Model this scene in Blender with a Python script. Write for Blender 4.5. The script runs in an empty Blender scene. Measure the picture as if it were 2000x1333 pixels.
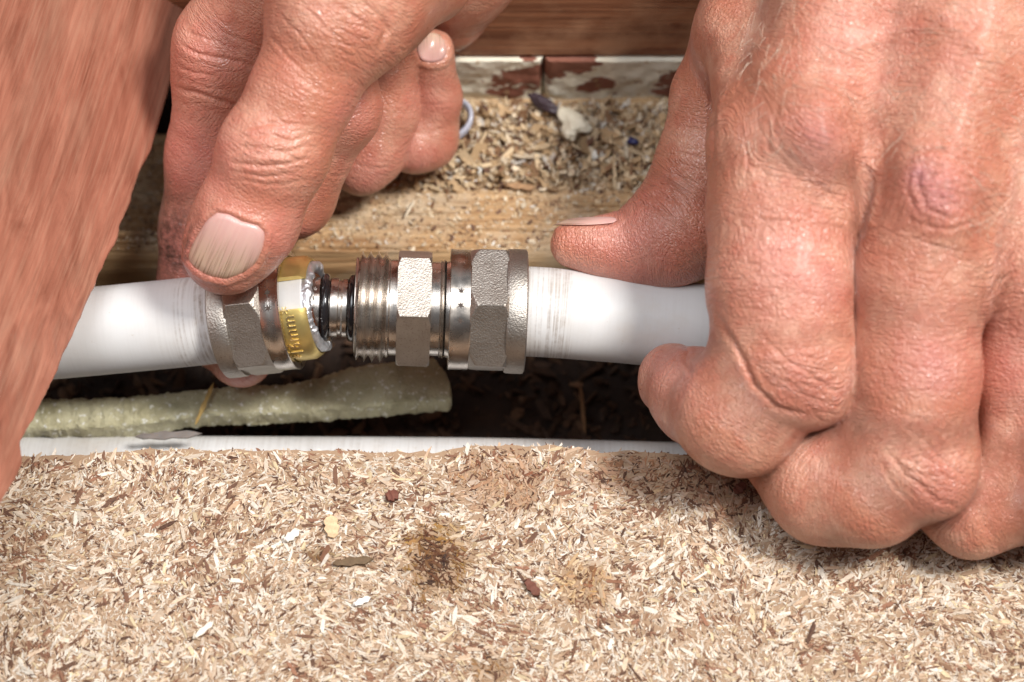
import bpy, math, random
import numpy as np
from mathutils import Vector, Matrix, noise as mnoise

random.seed(7)
rng = np.random.default_rng(11)
VOX = 0.33            # mm, resolution of the hand surfaces

# ------------------------------------------------------------------ frame of the place
# world: metres, z = 0 is the top of the chipboard, y = 0 its broken edge, x to the right
TH = math.radians(62)
SX = 0.09             # mm per photograph pixel in the plane of the fitting
DIST = 450.0          # mm camera to fitting
F = np.array([0, math.cos(TH), -math.sin(TH)])
U = np.array([0, math.sin(TH), math.cos(TH)])
R = np.array([1.0, 0, 0])
O = 18.4 * U + 7.7 * F
MM = 0.001

def P(px, py, d=0.0):
    """point d mm in front of the fitting's plane, as (right, up, toward camera) mm"""
    k = SX * (DIST - d) / DIST
    return np.array([(px - 1000) * k, (666.5 - py) * k, d])

def W(q):
    """(right, up, toward) mm -> world metres"""
    q = np.atleast_2d(np.asarray(q, float))
    w = (O[None] + q[:, :1] * R + q[:, 1:2] * U - q[:, 2:3] * F) * MM
    return w

def onz(px, py, z):
    """world mm point on the horizontal plane z seen at the pixel"""
    cam = O - DIST * F
    q = P(px, py, 0)
    t = O + q[0] * R + q[1] * U
    dr = t - cam
    s = (z - cam[2]) / dr[2]
    return cam + dr * s

# ------------------------------------------------------------------ camera, world, light
sc = bpy.context.scene
cd = bpy.data.cameras.new('camera'); cam = bpy.data.objects.new('camera', cd)
sc.collection.objects.link(cam); sc.camera = cam
cam.location = Vector(((O - DIST * F) * MM).tolist())
cam.rotation_euler = (math.pi / 2 - TH, 0, 0)
cd.sensor_width = 36; cd.lens = 36 * DIST / (2000 * SX)
cd.clip_start = 0.01; cd.clip_end = 20
cd.dof.use_dof = True; cd.dof.focus_distance = (DIST - 8) * MM; cd.dof.aperture_fstop = 13

wd = bpy.data.worlds.new('World'); sc.world = wd; wd.use_nodes = True
wn = wd.node_tree.nodes; wl = wd.node_tree.links
bg = wn['Background']
tc = wn.new('ShaderNodeTexCoord'); sp = wn.new('ShaderNodeSeparateXYZ'); wl.new(tc.outputs['Generated'], sp.inputs[0])
cr = wn.new('ShaderNodeValToRGB'); mr = wn.new('ShaderNodeMapRange')
wl.new(sp.outputs['Z'], mr.inputs['Value']); mr.inputs['From Min'].default_value = -1
wl.new(mr.outputs[0], cr.inputs[0]); wl.new(cr.outputs[0], bg.inputs['Color'])
e = cr.color_ramp.elements
e[0].position = 0.45; e[0].color = (0.30, 0.20, 0.14, 1)
e[1].position = 1.0; e[1].color = (0.80, 0.84, 0.92, 1)
e2 = cr.color_ramp.elements.new(0.62); e2.color = (0.34, 0.27, 0.23, 1)
bg.inputs['Strength'].default_value = 0.29

def area(name, q, target, size, power, col):
    l = bpy.data.lights.new(name, 'AREA'); l.shape = 'RECTANGLE'; l.size = size[0]; l.size_y = size[1]
    l.energy = power; l.color = col
    o = bpy.data.objects.new(name, l); sc.collection.objects.link(o)
    a = Vector(W(q)[0].tolist()); b = Vector(W(target)[0].tolist())
    o.location = a; o.rotation_euler = (b - a).to_track_quat('-Z', 'Y').to_euler()
    return o
area('key_lamp', (620, 500, 1180), (20, 0, 0), (0.26, 0.26), 29.5, (1.0, 0.97, 0.93))
area('fill_lamp', (-190, 330, 720), (0, 20, -20), (0.45, 0.45), 4.8, (0.93, 0.96, 1.0))

sc.view_settings.view_transform = 'Standard'; sc.view_settings.look = 'None'
sc.view_settings.exposure = -0.14; sc.view_settings.gamma = 1.0
sc.render.engine = 'CYCLES'
sc.cycles.max_bounces = 8

# ------------------------------------------------------------------ helpers
COL = sc.collection

def tag(o, label=None, cat=None, group=None, kind=None):
    if label: o['label'] = label
    if cat: o['category'] = cat
    if group: o['group'] = group
    if kind: o['kind'] = kind
    return o

def empty(name, q):
    o = bpy.data.objects.new(name, None); COL.objects.link(o)
    o.location = Vector(W(q)[0].tolist()); o.empty_display_size = 0.01
    return o

def mesh_obj(name, verts, faces, mat, parent=None, world=False, smooth=True, sharp=None, origin=None, attrs=None, cols=None):
    """verts in (right, up, toward) mm unless world (then world mm); faces (n,4)/(n,3) array or list"""
    verts = np.asarray(verts, float)
    w = verts * MM if world else W(verts)
    if parent is not None: org = np.array(parent.location if parent.parent is None else parent.matrix_world.translation) 
    elif origin is not None: org = np.asarray(origin, float)
    else:
        org = w.mean(0); org[2] = w[:, 2].min()
    if parent is not None:
        org = np.array(parent['_org'])
    lw = w - org
    me = bpy.data.meshes.new(name)
    if isinstance(faces, np.ndarray):
        n, k = faces.shape
        me.vertices.add(len(lw)); me.vertices.foreach_set('co', lw.astype(np.float32).ravel())
        me.loops.add(n * k); me.loops.foreach_set('vertex_index', faces.astype(np.int32).ravel())
        me.polygons.add(n); me.polygons.foreach_set('loop_start', np.arange(0, n * k, k, dtype=np.int32))
        me.update(calc_edges=True); me.validate()
    else:
        me.from_pydata([tuple(v) for v in lw], [], [tuple(f) for f in faces]); me.update()
    me.polygons.foreach_set('use_smooth', [smooth] * len(me.polygons))
    if sharp is not None: me.set_sharp_from_angle(angle=math.radians(sharp))
    if attrs:
        for k, a in attrs.items():
            at = me.attributes.new(k, 'FLOAT', 'POINT'); at.data.foreach_set('value', np.asarray(a, np.float32))
    if cols is not None:
        at = me.attributes.new('tint', 'FLOAT_COLOR', 'POINT')
        c4 = np.ones((len(lw), 4), np.float32); c4[:, :3] = cols
        at.data.foreach_set('color', c4.ravel())
    me.materials.append(mat)
    o = bpy.data.objects.new(name, me); COL.objects.link(o)
    o['_org'] = org.tolist()
    if parent is not None: o.parent = parent
    else: o.location = Vector(org.tolist())
    return o

def thing(name, q, *a, **k):
    o = empty(name, q); o['_org'] = list(o.location); tag(o, *a, **k)
    return o

# ------------------------------------------------------------------ materials
def new_mat(name):
    m = bpy.data.materials.new(name); m.use_nodes = True
    return m, m.node_tree.nodes, m.node_tree.links, m.node_tree.nodes['Principled BSDF']

class NB:
    """small node builder"""
    def __init__(s, name):
        s.m, s.n, s.l, s.b = new_mat(name)
        s.tc = s.n.new('ShaderNodeTexCoord').outputs['Object']
    def mapping(s, scale, rot=(0, 0, 0), src=None):
        x = s.n.new('ShaderNodeMapping'); x.inputs['Scale'].default_value = scale; x.inputs['Rotation'].default_value = rot
        s.l.new(src or s.tc, x.inputs['Vector']); return x.outputs[0]
    def noise(s, scale=1.0, detail=4, rough=0.55, vec=None, dist=0.0, w=None):
        x = s.n.new('ShaderNodeTexNoise')
        if w is not None:
            x.noise_dimensions = '4D'; s.l.new(w, x.inputs['W']); vec = s.mapping((scale,) * 3, src=vec); scale = 1.0
        x.inputs['Scale'].default_value = scale; x.inputs['Detail'].default_value = detail
        x.inputs['Roughness'].default_value = rough; x.inputs['Distortion'].default_value = dist
        s.l.new(vec or s.tc, x.inputs['Vector']); return x.outputs['Fac']
    def voro(s, scale, vec=None, feature='DISTANCE_TO_EDGE', rand=1.0):
        x = s.n.new('ShaderNodeTexVoronoi'); x.feature = feature; x.inputs['Scale'].default_value = scale
        x.inputs['Randomness'].default_value = rand
        s.l.new(vec or s.tc, x.inputs['Vector']); return x.outputs['Distance']
    def ramp(s, src, pts):
        x = s.n.new('ShaderNodeValToRGB'); s.l.new(src, x.inputs[0]); el = x.color_ramp.elements
        while len(el) < len(pts): el.new(0.5)
        for i, (p, c) in enumerate(pts):
            el[i].position = p
            el[i].color = (c, c, c, 1) if isinstance(c, (int, float)) else (*c, 1)
        return x.outputs[0]
    def mix(s, fac, a, b, mode='MIX'):
        x = s.n.new('ShaderNodeMix'); x.data_type = 'RGBA'; x.blend_type = mode
        for v, i in ((fac, 0), (a, 6), (b, 7)):
            if hasattr(v, 'is_linked') or hasattr(v, 'node'): s.l.new(v, x.inputs[i])
            elif i == 0: x.inputs[0].default_value = v
            else: x.inputs[i].default_value = (*v, 1)
        return x.outputs[2]
    def math(s, op, a, b=0.0, c=None):
        x = s.n.new('ShaderNodeMath'); x.operation = op
        for i, v in enumerate((a, b, c)):
            if v is None: continue
            if isinstance(v, (int, float)): x.inputs[i].default_value = v
            else: s.l.new(v, x.inputs[i])
        return x.outputs[0]
    def attr(s, name, fac=True):
        x = s.n.new('ShaderNodeAttribute'); x.attribute_name = name
        return x.outputs['Fac' if fac else 'Color']
    def bump(s, h, dist_mm, strength=1.0, prev=None):
        x = s.n.new('ShaderNodeBump'); x.inputs['Distance'].default_value = dist_mm * MM; x.inputs['Strength'].default_value = strength
        s.l.new(h, x.inputs['Height'])
        if prev: s.l.new(prev, x.inputs['Normal'])
        return x.outputs[0]
    def set(s, **k):
        for a, v in k.items():
            i = s.b.inputs[a.replace('_', ' ')]
            if isinstance(v, (int, float)): i.default_value = v
            elif isinstance(v, tuple): i.default_value = (*v, 1) if len(v) == 3 and i.type == 'RGBA' else v
            else: s.l.new(v, i)
        return s.m

def skin_material():
    s = NB('skin')
    al = s.attr('along'); wr = s.attr('wrinkle'); red = s.attr('redness'); dirt = s.attr('dirt'); ac = s.attr('across')
    base = s.mix(s.ramp(s.noise(90, 5), [(0.40, 0), (0.60, 1)]), (0.51, 0.195, 0.117), (0.64, 0.33, 0.225))
    base = s.mix(s.ramp(s.noise(320, 4), [(0.40, 0), (0.70, 0.75)]), base, (0.51, 0.165, 0.105))
    base = s.mix(s.math('MULTIPLY', red, 0.75), base, (0.62, 0.20, 0.175))
    base = s.mix(s.attr('purple'), base, (0.40, 0.17, 0.215))
    # cross-wrinkles of the skin: long flat cells across each finger, small lozenges between them
    cb = s.n.new('ShaderNodeCombineXYZ'); s.l.new(al, cb.inputs[0]); s.l.new(ac, cb.inputs[1])
    nz = s.n.new('ShaderNodeTexNoise'); nz.inputs['Scale'].default_value = 260; nz.inputs['Detail'].default_value = 2; s.l.new(s.tc, nz.inputs['Vector'])
    wa = s.n.new('ShaderNodeVectorMath'); wa.operation = 'MULTIPLY_ADD'; s.l.new(nz.outputs['Color'], wa.inputs[0]); wa.inputs[1].default_value = (0.65, 1.6, 0); s.l.new(cb.outputs[0], wa.inputs[2])
    def vor2(sx, sy, rz=0.0):
        x = s.n.new('ShaderNodeTexVoronoi'); x.voronoi_dimensions = '2D'; x.feature = 'DISTANCE_TO_EDGE'; x.inputs['Scale'].default_value = 1.0
        s.l.new(s.mapping((sx, sy, 1), (0, 0, rz), src=wa.outputs[0]), x.inputs['Vector']); return x.outputs['Distance']
    def line(d, w): return s.math('MINIMUM', s.math('DIVIDE', d, w), 1.0)
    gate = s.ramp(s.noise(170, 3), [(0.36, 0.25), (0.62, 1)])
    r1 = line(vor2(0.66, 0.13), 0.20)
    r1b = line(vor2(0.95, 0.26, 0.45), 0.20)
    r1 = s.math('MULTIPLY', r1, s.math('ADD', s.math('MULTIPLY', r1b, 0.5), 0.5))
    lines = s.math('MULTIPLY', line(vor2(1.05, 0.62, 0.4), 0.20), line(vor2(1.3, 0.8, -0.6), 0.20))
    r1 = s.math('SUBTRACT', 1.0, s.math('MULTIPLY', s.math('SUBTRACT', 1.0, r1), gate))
    cells = s.voro(1400, s.mapping((1, 1, 1)))
    cells = s.math('MINIMUM', s.math('MULTIPLY', cells, 4.0), 1.0)
    amp = s.math('ADD', s.math('MULTIPLY', wr, 0.85), 0.20)
    h1 = s.math('MULTIPLY', r1, amp)
    h2 = s.math('MULTIPLY', lines, s.math('ADD', s.math('MULTIPLY', wr, 0.25), 0.22))
    h3 = s.math('MULTIPLY', cells, 0.20)
    h = s.math('MULTIPLY', s.math('ADD', s.math('ADD', h1, h2), h3), s.attr('grain'))
    nb = s.bump(h, 0.34, 0.95)
    nb = s.bump(s.noise(2600, 3), 0.05, 0.6, nb)
    nb = s.bump(s.noise(160, 4), 0.5, 0.5, nb)
    # crease shade painted into the skin colour along the wrinkle furrows
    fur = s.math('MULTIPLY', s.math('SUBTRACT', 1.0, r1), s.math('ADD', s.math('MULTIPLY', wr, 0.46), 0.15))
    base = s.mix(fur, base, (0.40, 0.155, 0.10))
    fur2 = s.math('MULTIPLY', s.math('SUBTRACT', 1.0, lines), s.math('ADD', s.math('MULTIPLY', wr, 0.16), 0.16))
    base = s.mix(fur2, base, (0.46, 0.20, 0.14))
    dn = s.ramp(s.noise(500, 5, 0.7), [(0.40, 0), (0.6, 1)])
    base = s.mix(s.math('MULTIPLY', dirt, dn), base, (0.09, 0.045, 0.03))
    rg = s.ramp(s.noise(700, 3), [(0.3, 0.27), (0.7, 0.43)])
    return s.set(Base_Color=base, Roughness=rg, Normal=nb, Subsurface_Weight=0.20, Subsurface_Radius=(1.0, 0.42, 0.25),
                 Subsurface_Scale=1.1 * MM, Specular_IOR_Level=0.6, Coat_Weight=0.10, Coat_Roughness=0.28)

def nail_material():
    s = NB('nail')
    al = s.attr('along'); ac = s.attr('across')
    w = s.math('MULTIPLY', ac, 2.2)
    n = s.noise(60, 3, 0.6, w=w)
    base = s.mix(s.ramp(al, [(0.0, 0), (0.55, 0.35), (1.0, 1)]), (0.66, 0.39, 0.35), (0.64, 0.47, 0.34))
    base = s.mix(s.ramp(n, [(0.42, 0), (0.7, 0.5)]), base, (0.60, 0.33, 0.30))
    str_ = s.noise(80, 2, 0.5, w=s.math('MULTIPLY', ac, 5.0))
    f = s.math('MULTIPLY', s.ramp(str_, [(0.53, 0), (0.60, 1)]), s.ramp(al, [(0.35, 0), (0.9, 0.75)]))
    base = s.mix(f, base, (0.24, 0.13, 0.075))
    nb = s.bump(n, 0.12, 0.6)
    return s.set(Base_Color=base, Roughness=0.24, Normal=nb, Subsurface_Weight=0.15, Subsurface_Radius=(1, 0.4, 0.3), Subsurface_Scale=0.6 * MM)

def metal_cast():
    s = NB('cast_nickel')
    n = s.noise(3000, 3, 0.6)
    n2 = s.voro(2900, feature='F1')
    nb = s.bump(s.math('ADD', n, s.math('MULTIPLY', n2, 0.6)), 0.10, 0.7)
    c = s.mix(s.ramp(s.noise(250, 4), [(0.4, 0), (0.7, 1)]), (0.48, 0.44, 0.395), (0.39, 0.345, 0.30))
    c = s.mix(s.ramp(n, [(0.30, 0.5), (0.45, 0)]), c, (0.22, 0.16, 0.12))
    return s.set(Base_Color=c, Metallic=1.0, Roughness=0.47, Normal=nb)

def metal_turned():
    s = NB('turned_nickel')
    al = s.attr('along')
    n = s.noise(25, 2, 0.6, w=s.math('MULTIPLY', al, 4.5))
    c = s.mix(s.ramp(s.noise(300, 4), [(0.5, 0), (0.85, 0.4)]), (0.60, 0.55, 0.50), (0.42, 0.36, 0.31))
    nb = s.bump(n, 0.05, 0.5)
    nb = s.bump(s.noise(900, 3), 0.03, 0.4, nb)
    spk = s.ramp(s.noise(2200, 2), [(0.74, 0), (0.80, 0.6)])
    c = s.mix(spk, c, (0.16, 0.10, 0.06))
    rg = s.ramp(s.noise(400, 3), [(0.3, 0.20), (0.7, 0.36)])
    return s.set(Base_Color=c, Metallic=1.0, Roughness=rg, Normal=nb)

def simple(name, col, rough=0.5, metal=0.0, bump=0.0, bscale=900, var=0.0, vcol=None, vscale=300, **k):
    s = NB(name)
    c = col
    if var: c = s.mix(s.ramp(s.noise(vscale, 5), [(0.42, 0), (0.72, var)]), col, vcol)
    kk = dict(Base_Color=c, Roughness=rough, Metallic=metal)
    if bump: kk['Normal'] = s.bump(s.noise(bscale, 4), bump, 0.7)
    kk.update(k)
    return s.set(**kk)

def pipe_material():
    s = NB('white_pipe_plastic')
    al = s.attr('along'); dirt = s.attr('dirt')
    c = s.mix(s.ramp(s.noise(120, 4), [(0.4, 0), (0.8, 0.5)]), (0.63, 0.62, 0.61), (0.57, 0.545, 0.515))
    scr = s.noise(30, 3, 0.7, w=s.math('MULTIPLY', al, 2.4))
    grime = s.noise(420, 6, 0.75)
    f = s.math('MULTIPLY', dirt, s.ramp(scr, [(0.46, 0), (0.60, 1)]))
    f = s.math('MULTIPLY', f, s.ramp(grime, [(0.36, 0.1), (0.6, 1)]))
    c = s.mix(f, c, (0.25, 0.19, 0.145))
    sp_ = s.ramp(s.noise(700, 5, 0.7), [(0.66, 0), (0.74, 0.5)])
    c = s.mix(sp_, c, (0.38, 0.30, 0.22))
    st = s.ramp(s.noise(60, 6, 0.7), [(0.52, 0), (0.75, 0.30)])
    c = s.mix(st, c, (0.56, 0.47, 0.37))
    nb = s.bump(s.noise(140, 3), 0.10, 0.4)
    return s.set(Base_Color=c, Roughness=0.52, Normal=nb, Subsurface_Weight=0.12, Subsurface_Radius=(1, 0.9, 0.8), Subsurface_Scale=1.0 * MM)

def brass_material():
    s = NB('yellow_brass')
    c = s.mix(s.ramp(s.noise(350, 4), [(0.4, 0), (0.7, 0.7)]), (0.80, 0.62, 0.24), (0.62, 0.45, 0.14))
    return s.set(Base_Color=c, Metallic=0.9, Roughness=0.38, Normal=s.bump(s.noise(500, 3), 0.08, 0.5))

def chips_material(name, rough=0.75):
    s = NB(name)
    t = s.attr('tint', False)
    v = s.mapping((1, 1, 1))
    c = s.mix(s.ramp(s.noise(2600, 3), [(0.35, 0.0), (0.75, 0.35)]), t, (0.24, 0.13, 0.075))
    nb = s.bump(s.noise(2600, 4), 0.10, 0.7)
    return s.set(Base_Color=c, Roughness=rough, Normal=nb, Specular_IOR_Level=0.35)

def wood_material(name, light, dark, axis='x', scale=1.0, contrast=(0.35, 0.7), blot=None, rough=0.6, rot=(0, 0, 0), bumpd=0.25):
    s = NB(name)
    st = {'x': (18, 420, 420), 'y': (420, 18, 420), 'z': (420, 420, 18)}[axis]
    v = s.mapping(tuple(q * scale for q in st), rot)
    n = s.noise(1.0, 6, 0.65, v, dist=0.4)
    st2 = {'x': (60, 1800, 1800), 'y': (1800, 60, 1800), 'z': (1800, 1800, 60)}[axis]
    n2 = s.noise(1.0, 3, 0.6, s.mapping(tuple(q * scale for q in st2), rot))
    c = s.mix(s.ramp(n, [(contrast[0], 0), (contrast[1], 1)]), light, dark)
    c = s.mix(s.ramp(n2, [(0.45, 0), (0.8, 0.55)]), c, tuple(q * 0.6 for q in dark))
    if blot:
        c = s.mix(s.ramp(s.noise(70, 5, 0.6, s.mapping((1, 1, 1), rot)), [(0.48, 0), (0.66, 0.8)]), c, blot)
    nb = s.bump(n, bumpd * 1.6, 0.6); nb = s.bump(n2, bumpd, 0.7, nb)
    return s.set(Base_Color=c, Roughness=rough, Normal=nb, Specular_IOR_Level=0.35)

M = {}
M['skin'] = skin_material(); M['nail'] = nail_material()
M['cast'] = metal_cast(); M['turned'] = metal_turned(); M['pipe'] = pipe_material(); M['brass'] = brass_material()
M['rubber'] = simple('black_rubber', (0.012, 0.010, 0.011), 0.16, Coat_Weight=0.4)
M['mark'] = simple('engraved_line', (0.07, 0.05, 0.04), 0.8)
M['alu'] = simple('torn_aluminium', (0.68, 0.69, 0.72), 0.34, 0.85, bump=0.35, bscale=1400, var=0.6, vcol=(0.9, 0.9, 0.9))
M['grease'] = simple('brown_grease', (0.10, 0.03, 0.012), 0.15)
M['chips'] = chips_material('pressed_wood_chips'); M['saw'] = chips_material('loose_sawdust')

# ------------------------------------------------------------------ value noise on arrays
_perm = rng.permutation(256).astype(np.int64); _val = rng.random(256)
def vnoise(p):
    p = np.asarray(p, float); i = np.floor(p).astype(np.int64); f = p - i; f = f * f * (3 - 2 * f)
    out = 0
    for dx in (0, 1):
        for dy in (0, 1):
            for dz in (0, 1):
                h = _val[_perm[(_perm[(_perm[(i[:, 0] + dx) & 255] + i[:, 1] + dy) & 255] + i[:, 2] + dz) & 255]]
                w = (f[:, 0] if dx else 1 - f[:, 0]) * (f[:, 1] if dy else 1 - f[:, 1]) * (f[:, 2] if dz else 1 - f[:, 2])
                out = out + h * w
    return out
def fbm(p, n=4):
    s = 0; a = 0.5; p = np.asarray(p, float)
    for _ in range(n):
        s = s + a * vnoise(p); p = p * 2.03 + 7.1; a *= 0.5
    return s

# ------------------------------------------------------------------ setting: chipboard floor
edge_px = np.array([(-300, 905), (0, 905), (45, 890), (150, 888), (300, 877), (450, 879), (560, 878), (700, 880), (860, 882), (905, 870),
                    (1000, 868), (1100, 872), (1180, 882), (1240, 878), (1330, 888), (1500, 895), (2300, 900)], float)
_ew = np.array([onz(a, b, 0.0) for a, b in edge_px])
def edge_y(x):
    x = np.asarray(x, float)
    return np.interp(x, _ew[:, 0], _ew[:, 1]) + (fbm(np.stack([x * 0.45, x * 0 + 3, x * 0], -1)) - 0.47) * 1.1

def chip_mesh(cx, cy, cz, ang, L, Wd, T, tx, ty, cols, roll=None):
    """many flat pointed flakes in world mm, eight quads each"""
    n = len(cx)
    jit = lambda: rng.uniform(0.65, 1.0, n)
    ox = np.stack([-L * 0.5, -L * rng.uniform(.15, .42, n), L * rng.uniform(.1, .42, n), L * 0.5, L * rng.uniform(.05, .4, n), -L * rng.uniform(.1, .42, n)], 1)
    oy = np.stack([Wd * rng.uniform(-.3, .3, n), -Wd * .5 * jit(), -Wd * .5 * jit(), Wd * rng.uniform(-.35, .35, n), Wd * .5 * jit(), Wd * .5 * jit()], 1)
    ca, sa = np.cos(ang)[:, None], np.sin(ang)[:, None]
    X = ox * ca - oy * sa; Y = ox * sa + oy * ca
    Z = ox * tx[:, None] + oy * ty[:, None] + (ox / L[:, None]) ** 2 * rng.normal(0, .25, n)[:, None]
    top = np.stack([X + cx[:, None], Y + cy[:, None], Z + cz[:, None]], -1)
    bot = top.copy(); bot[:, :, 2] -= T[:, None]
    v = np.concatenate([top, bot], 1).reshape(-1, 3)
    q = [(0, 1, 2, 3), (0, 3, 4, 5)] + [(i, i + 6, (i + 1) % 6 + 6, (i + 1) % 6) for i in range(6)]
    f = (np.array(q)[None] + (np.arange(n) * 12)[:, None, None]).reshape(-1, 4)
    c = np.repeat(cols, 12, axis=0)
    return v, f, c

PAL = np.array([(0.74, 0.62, 0.49), (0.82, 0.74, 0.63), (0.66, 0.50, 0.36), (0.57, 0.40, 0.27), (0.70, 0.55, 0.34), (0.50, 0.33, 0.21),
                (0.27, 0.145, 0.08), (0.13, 0.06, 0.035), (0.08, 0.035, 0.022)])
PRB = np.array([0.29, 0.20, 0.17, 0.09, 0.07, 0.05, 0.04, 0.05, 0.04])

def build_board():
    x0, x1, yn = -125, 125, -78
    # slab
    xs = np.linspace(x0, x1, 500); ey = edge_y(xs)
    V = []; 
    rows = [(0.0, -0.1), (-0.8, 0.0), (-4, 0.0), (-12, 0.), (-30, 0.0), None]
    grid = []
    for k, r in enumerate(rows):
        yy = ey + r[0] if r else np.full_like(xs, yn)
        zz = np.full_like(xs, -0.25)
        grid.append(np.stack([xs, yy, zz], -1))
    low = grid[0].copy(); low[:, 2] = -16; low[:, 1] += (fbm(np.stack([xs, xs * 0, xs * 0 + 9], -1)) - .5) * 2
    lowf = grid[-1].copy(); lowf[:, 2] = -16
    grid = [lowf, low] + grid + [lowf.copy()]
    V = np.concatenate(grid); n = len(xs)
    i, j = np.meshgrid(np.arange(len(grid) - 1), np.arange(n - 1), indexing='ij')
    a = (i * n + j).ravel(); f = np.stack([a, a + 1, a + n + 1, a + n], 1)[:, ::-1]
    c = np.tile((0.34, 0.225, 0.14), (len(V), 1))
    # flakes
    N = 150000
    cx = rng.uniform(x0, x1, N); cy = rng.uniform(yn, 3, N)
    keep = cy < edge_y(cx) + rng.normal(0, .15, N) - .05
    cx, cy = cx[keep], cy[keep]; N = len(cx)
    L = np.clip(rng.lognormal(math.log(.95), .5, N), .3, 3.6); Wd = L * rng.uniform(.13, .36, N); Wd = np.clip(Wd, .12, .7)
    near = np.clip((cy - edge_y(cx) + 1.6) / 1.6, 0, 1)
    cz = rng.uniform(-.26, .02, N) - near * .22 - .05 * L
    big = rng.random(N) < .014; L[big] = rng.uniform(2.0, 4.2, big.sum()); Wd[big] = rng.uniform(.4, .95, big.sum()); cz[big] = rng.uniform(-.16, -.02, big.sum())
    ang = rng.uniform(0, 2 * math.pi, N)
    # flakes tend to lie along a slow field, as pressed ones do
    ang = np.where(rng.random(N) < .45, 0.9 + (fbm(np.stack([cx * .06, cy * .06, cx * 0], -1)) - .5) * 6 + rng.normal(0, .5, N), ang)
    col = PAL[rng.choice(len(PAL), N, p=PRB)] * rng.uniform(.66, 1.03, (N, 1))
    dark = fbm(np.stack([cx * .35, cy * .35, cx * 0 + 20], -1))
    sp_k = rng.random(N) < .05; col[sp_k] = PAL[7] * rng.uniform(.6, 1.6, (sp_k.sum(), 1))
    sw = (dark > .57) & (rng.random(N) < .5); col[sw] = PAL[7] * rng.uniform(.8, 2.4, (sw.sum(), 1))
    def stain(px, py, rx, ry, tint, amt, ragged=.9):
        w = onz(px, py, 0); ax, ay = rx * SX, ry * SX / .88
        rr = np.sqrt(((cx - w[0]) / ax) ** 2 + ((cy - w[1]) / ay) ** 2) + (fbm(np.stack([cx * .8, cy * .8, cx * 0 + px], -1), 3) - .45) * ragged
        m = np.clip((1.05 - rr) / .35, 0, 1) * amt * rng.uniform(.65, 1.3, N)
        m = np.clip(m, 0, 1)[:, None]
        col[:] = col * (1 - m) + col * np.array(tint) * m
    stain(850, 1090, 75, 75, (.42, .26, .08), 1.0, 1.5)
    stain(850, 1105, 40, 45, (.25, .12, .05), 1.0, 1.6)
    stain(985, 940, 105, 60, (.62, .42, .30), .8, 1.6)
    stain(1270, 920, 150, 55, (.45, .27, .18), .9)
    stain(1140, 1140, 60, 45, (.72, .55, .35), .9)
    stain(960, 1310, 40, 30, (.4, .25, .12), .9)
    stain(625, 1080, 28, 14, (.35, .24, .1), .9)
    stain(1430, 960, 90, 60, (.55, .34, .25), .8)
    v2, f2, c2 = chip_mesh(cx, cy, cz, ang, L, Wd, rng.uniform(.08, .3, N), rng.normal(0, .045, N), rng.normal(0, .11, N), np.clip(col, 0, .9))
    # a hardened cluster and some dark knots of bark
    for (px, py, s) in ((765, 968, 1.5), (1150, 1150, 1.2), (1040, 1140, 1.3), (840, 1200, 1.0), (1450, 985, 1.4), (1220, 1255, 1.2), (1480, 1180, 1.2)):
        pass
    V = np.concatenate([V, v2]); f = np.concatenate([f, f2 + len(c)]); C = np.concatenate([c, c2])
    o = mesh_obj('chipboard_floor', V, f, M['chips'], world=True, smooth=False, cols=C, origin=(0, -.03, -.016))
    tag(o, 'rough pressed chipboard floor with a broken edge along the gap', kind='structure')
build_board()

# loose bigger bits lying on the chipboard
def flake(name, px, py, z, L, Wd, ang, col, label, cat, T=.3, tilt=0.0, group=None, world_xy=None):
    w = onz(px, py, z) if world_xy is None else world_xy
    n = 10; t = np.linspace(-1, 1, n)
    v = []
    for s_ in (1, -1):
        for k in range(n):
            wd_ = Wd * .5 * (1 - abs(t[k]) ** 2.4) ** .5 * (1 + .2 * math.sin(k * 2.1)) + .03
            for side in (-1, 0, 1):
                x = t[k] * L * .5; y = side * wd_
                zz = s_ * T * .5 + (.25 * (1 - side * side)) * (.5 + .5 * T) - tilt * x * .4 + .12 * math.sin(k * 1.7 + side)
                v.append((w[0] + x * math.cos(ang) - y * math.sin(ang), w[1] + x * math.sin(ang) + y * math.cos(ang), z + .3 + zz))
    f = []
    m = n * 3
    for k in range(n - 1):
        for c in range(2):
            a = k * 3 + c
            f.append((a, a + 3, a + 4, a + 1)); f.append((m + a, m + a + 1, m + a + 4, m + a + 3))
        a = k * 3
        f.append((a, m + a, m + a + 3, a + 3)); f.append((a + 2, a + 5, m + a + 5, m + a + 2))
    f.append((0, 1, m + 1, m)); f.append((1, 2, m + 2, m + 1))
    a = (n - 1) * 3; f.append((a, m + a, m + a + 1, a + 1)); f.append((a + 1, m + a + 1, m + a + 2, a + 2))
    cc = np.tile(np.array(col), (len(v), 1)) * (1 + .12 * np.sin(np.arange(len(v)) * 1.3))[:, None]
    o = mesh_obj(name, np.array(v), f, M['saw'], world=True, cols=cc, sharp=40)
    tag(o, label, cat, group)
    return o
flake('seed_husk', 690, 1098, .35, 7.0, 1.4, .12, (.13, .085, .045), 'thin brown seed husk lying on the chipboard left of the dark resin stain', 'husk')
flake('wood_flake', 648, 1030, .3, 4.4, 2.3, 1.75, (.72, .50, .30), 'rounded tan wood flake on the chipboard above the seed husk', 'wood flake')
flake('wood_flake', 570, 1048, .3, 3.2, 1.4, .7, (.86, .80, .70), 'pale blunt wood flake on the chipboard left of the rounded tan flake', 'wood flake')
flake('wood_flake', 707, 1176, .3, 3.3, 1.0, .45, (.88, .84, .78), 'short white wood flake on the chipboard below the seed husk', 'wood flake')
flake('wood_flake', 398, 1232, .3, 4.6, .9, .75, (.86, .78, .66), 'long white splinter on the chipboard at the lower left', 'wood flake')
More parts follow.
